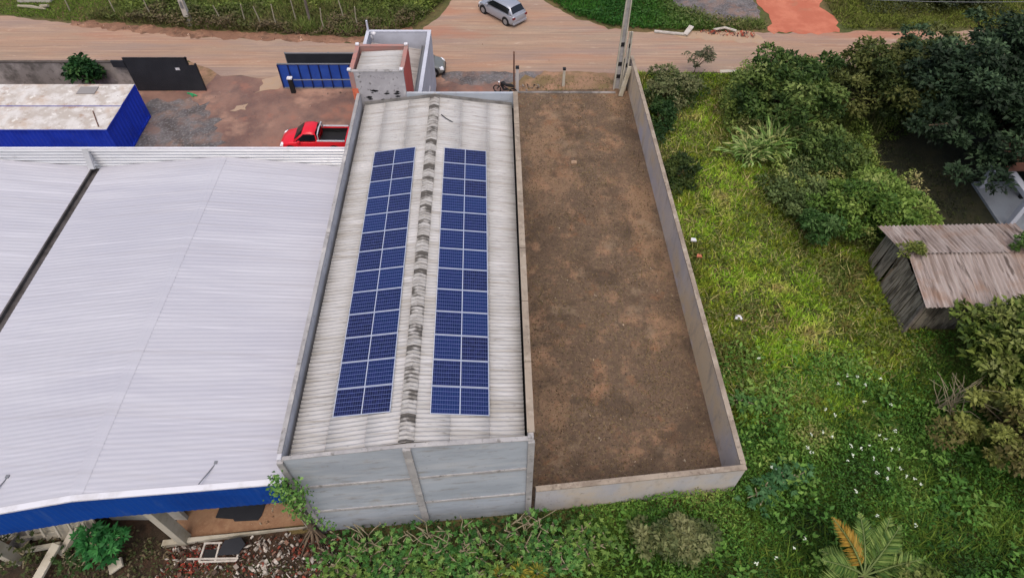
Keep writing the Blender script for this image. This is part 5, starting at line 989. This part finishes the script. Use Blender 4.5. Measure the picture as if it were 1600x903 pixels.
ls = MB(); ls.box((3.9, 33.4, .0), (4.25, 33.65, .12)); ls.box((3.95, 33.45, .121), (4.15, 33.6, .17)); tag(ls.build('pale_stone', M['sand'], bevel=.04), 'single pale stone lying in the upper part of the lot', 'stone')
kb = MB(); kb.hexa([(-14.6, 8.85, 0), (-10.1, 9.5, 0), (-8.6, 9.68, 0), (-14.6, 9.1, 0)], [(-14.6, 8.85, .25), (-10.1, 9.5, .25), (-8.6, 9.68, .25), (-14.6, 9.1, .25)]); tag(kb.build('floor_kerb', M['kerb']), 'concrete kerb along the tan floor behind the rubble', 'kerb')
tb = MB(); tb.prism([(-12.75, 10.1), (-12.0, 10.05), (-11.9, 9.95), (-10.9, 10.0), (-10.8, 10.2), (-10.65, 11.4), (-12.6, 11.3)], .03, .09); tag(tb.build('dark_board', M['blacksheet']), 'dark flat board lying on the tan floor under the fascia', 'board')
fr = empty('scrap_frame', (-12.1, 8.5, 0), 'broken white window frame with black panes lying on the rubble', 'window frame')
m = MB()
for a, b in (((-12.8, 8.2, .3), (-11.3, 8.25, .3)), ((-12.75, 8.9, .45), (-12.0, 8.92, .45)), ((-12.8, 8.2, .3), (-12.7, 8.9, .45)), ((-12.15, 8.2, .3), (-12.1, 8.9, .45)), ((-11.3, 8.25, .3), (-11.25, 8.6, .38)), ((-13.3, 8.3, .35), (-11.2, 8.32, .38))): m.beam(a, b, .07, .05)
m.build('frame', M['chalk'], fr); m = MB(); m.hexa([(-12.7, 8.3, .26), (-12.2, 8.3, .26), (-12.2, 8.7, .3), (-12.7, 8.7, .3)], [(-12.7, 8.3, .29), (-12.2, 8.3, .29), (-12.2, 8.7, .33), (-12.7, 8.7, .33)]); m.build('pane', M['dark'], fr)
bp = MB(); bp.prism([(-12.05, 8.4), (-11.2, 8.45), (-11.0, 8.85), (-11.3, 9.15), (-11.9, 9.0)], .48, .53); tag(bp.build('black_board', M['blacksheet']), 'bent black panel propped behind the broken window frame', 'panel')
def cbeam(name, a, b, w_, h, label, mat='kerb', cat='beam'): m = MB(); m.beam(a, b, w_, h); tag(m.build(name, M[mat], bevel=.015), label, cat)
cbeam('concrete_beam', (-19.0, 7.3, .5), (-18.55, 8.75, .85), .36, .14, 'grey concrete beam lying at the bottom left in front of the castor plant')
cbeam('concrete_beam', (-18.55, 8.5, .3), (-17.9, 9.7, 1.0), .26, .26, 'round-edged concrete beam tilted beneath the leaning panels')
cbeam('concrete_beam', (-20.4, 8.6, .3), (-18.7, 8.9, .35), .18, .18, 'thin pale beam lying between two concrete pieces at the lower left')
cbeam('concrete_beam', (-20.4, 9.1, .5), (-18.4, 9.45, .6), .1, .1, 'thin stick-like beam above the dark gap at the lower left')
cbeam('concrete_beam', (-20.8, 8.3, .2), (-20.2, 9.5, .5), .6, .2, 'broad mossy concrete slab at the far lower left', 'oldwall', 'slab')
cbeam('broken_slab', (-16.4, 7.9, .2), (-15.9, 8.2, .4), .4, .1, 'small broken concrete slab at the bottom in front of the castor plant', 'kerb', 'slab')
for i, (a, b, l) in enumerate([((1083, 376), .18, 'white litter scrap in the field beside the lot wall'), ((1153, 497), .2, 'white litter scrap in the field grass below the lot wall middle'), ((1092, 401), .16, 'orange-brown clay lump in the field beside the lot wall')]):
    p = pxw(a[0], a[1], .3); m = MB(); m.prism([(p[0] - b, p[1] - b * .5), (p[0] + b, p[1] - b * .7), (p[0] + b * .8, p[1] + b * .6), (p[0] - b * .6, p[1] + b * .8)], .3, .42)
    tag(m.build('litter_scrap' if i < 2 else 'clay_lump', M['trim'] if i < 2 else M['redclay'], bevel=.03), l, 'litter' if i < 2 else 'clay lump')
for o in bpy.data.objects:
    if o.parent and o.get('category'): del o['category']
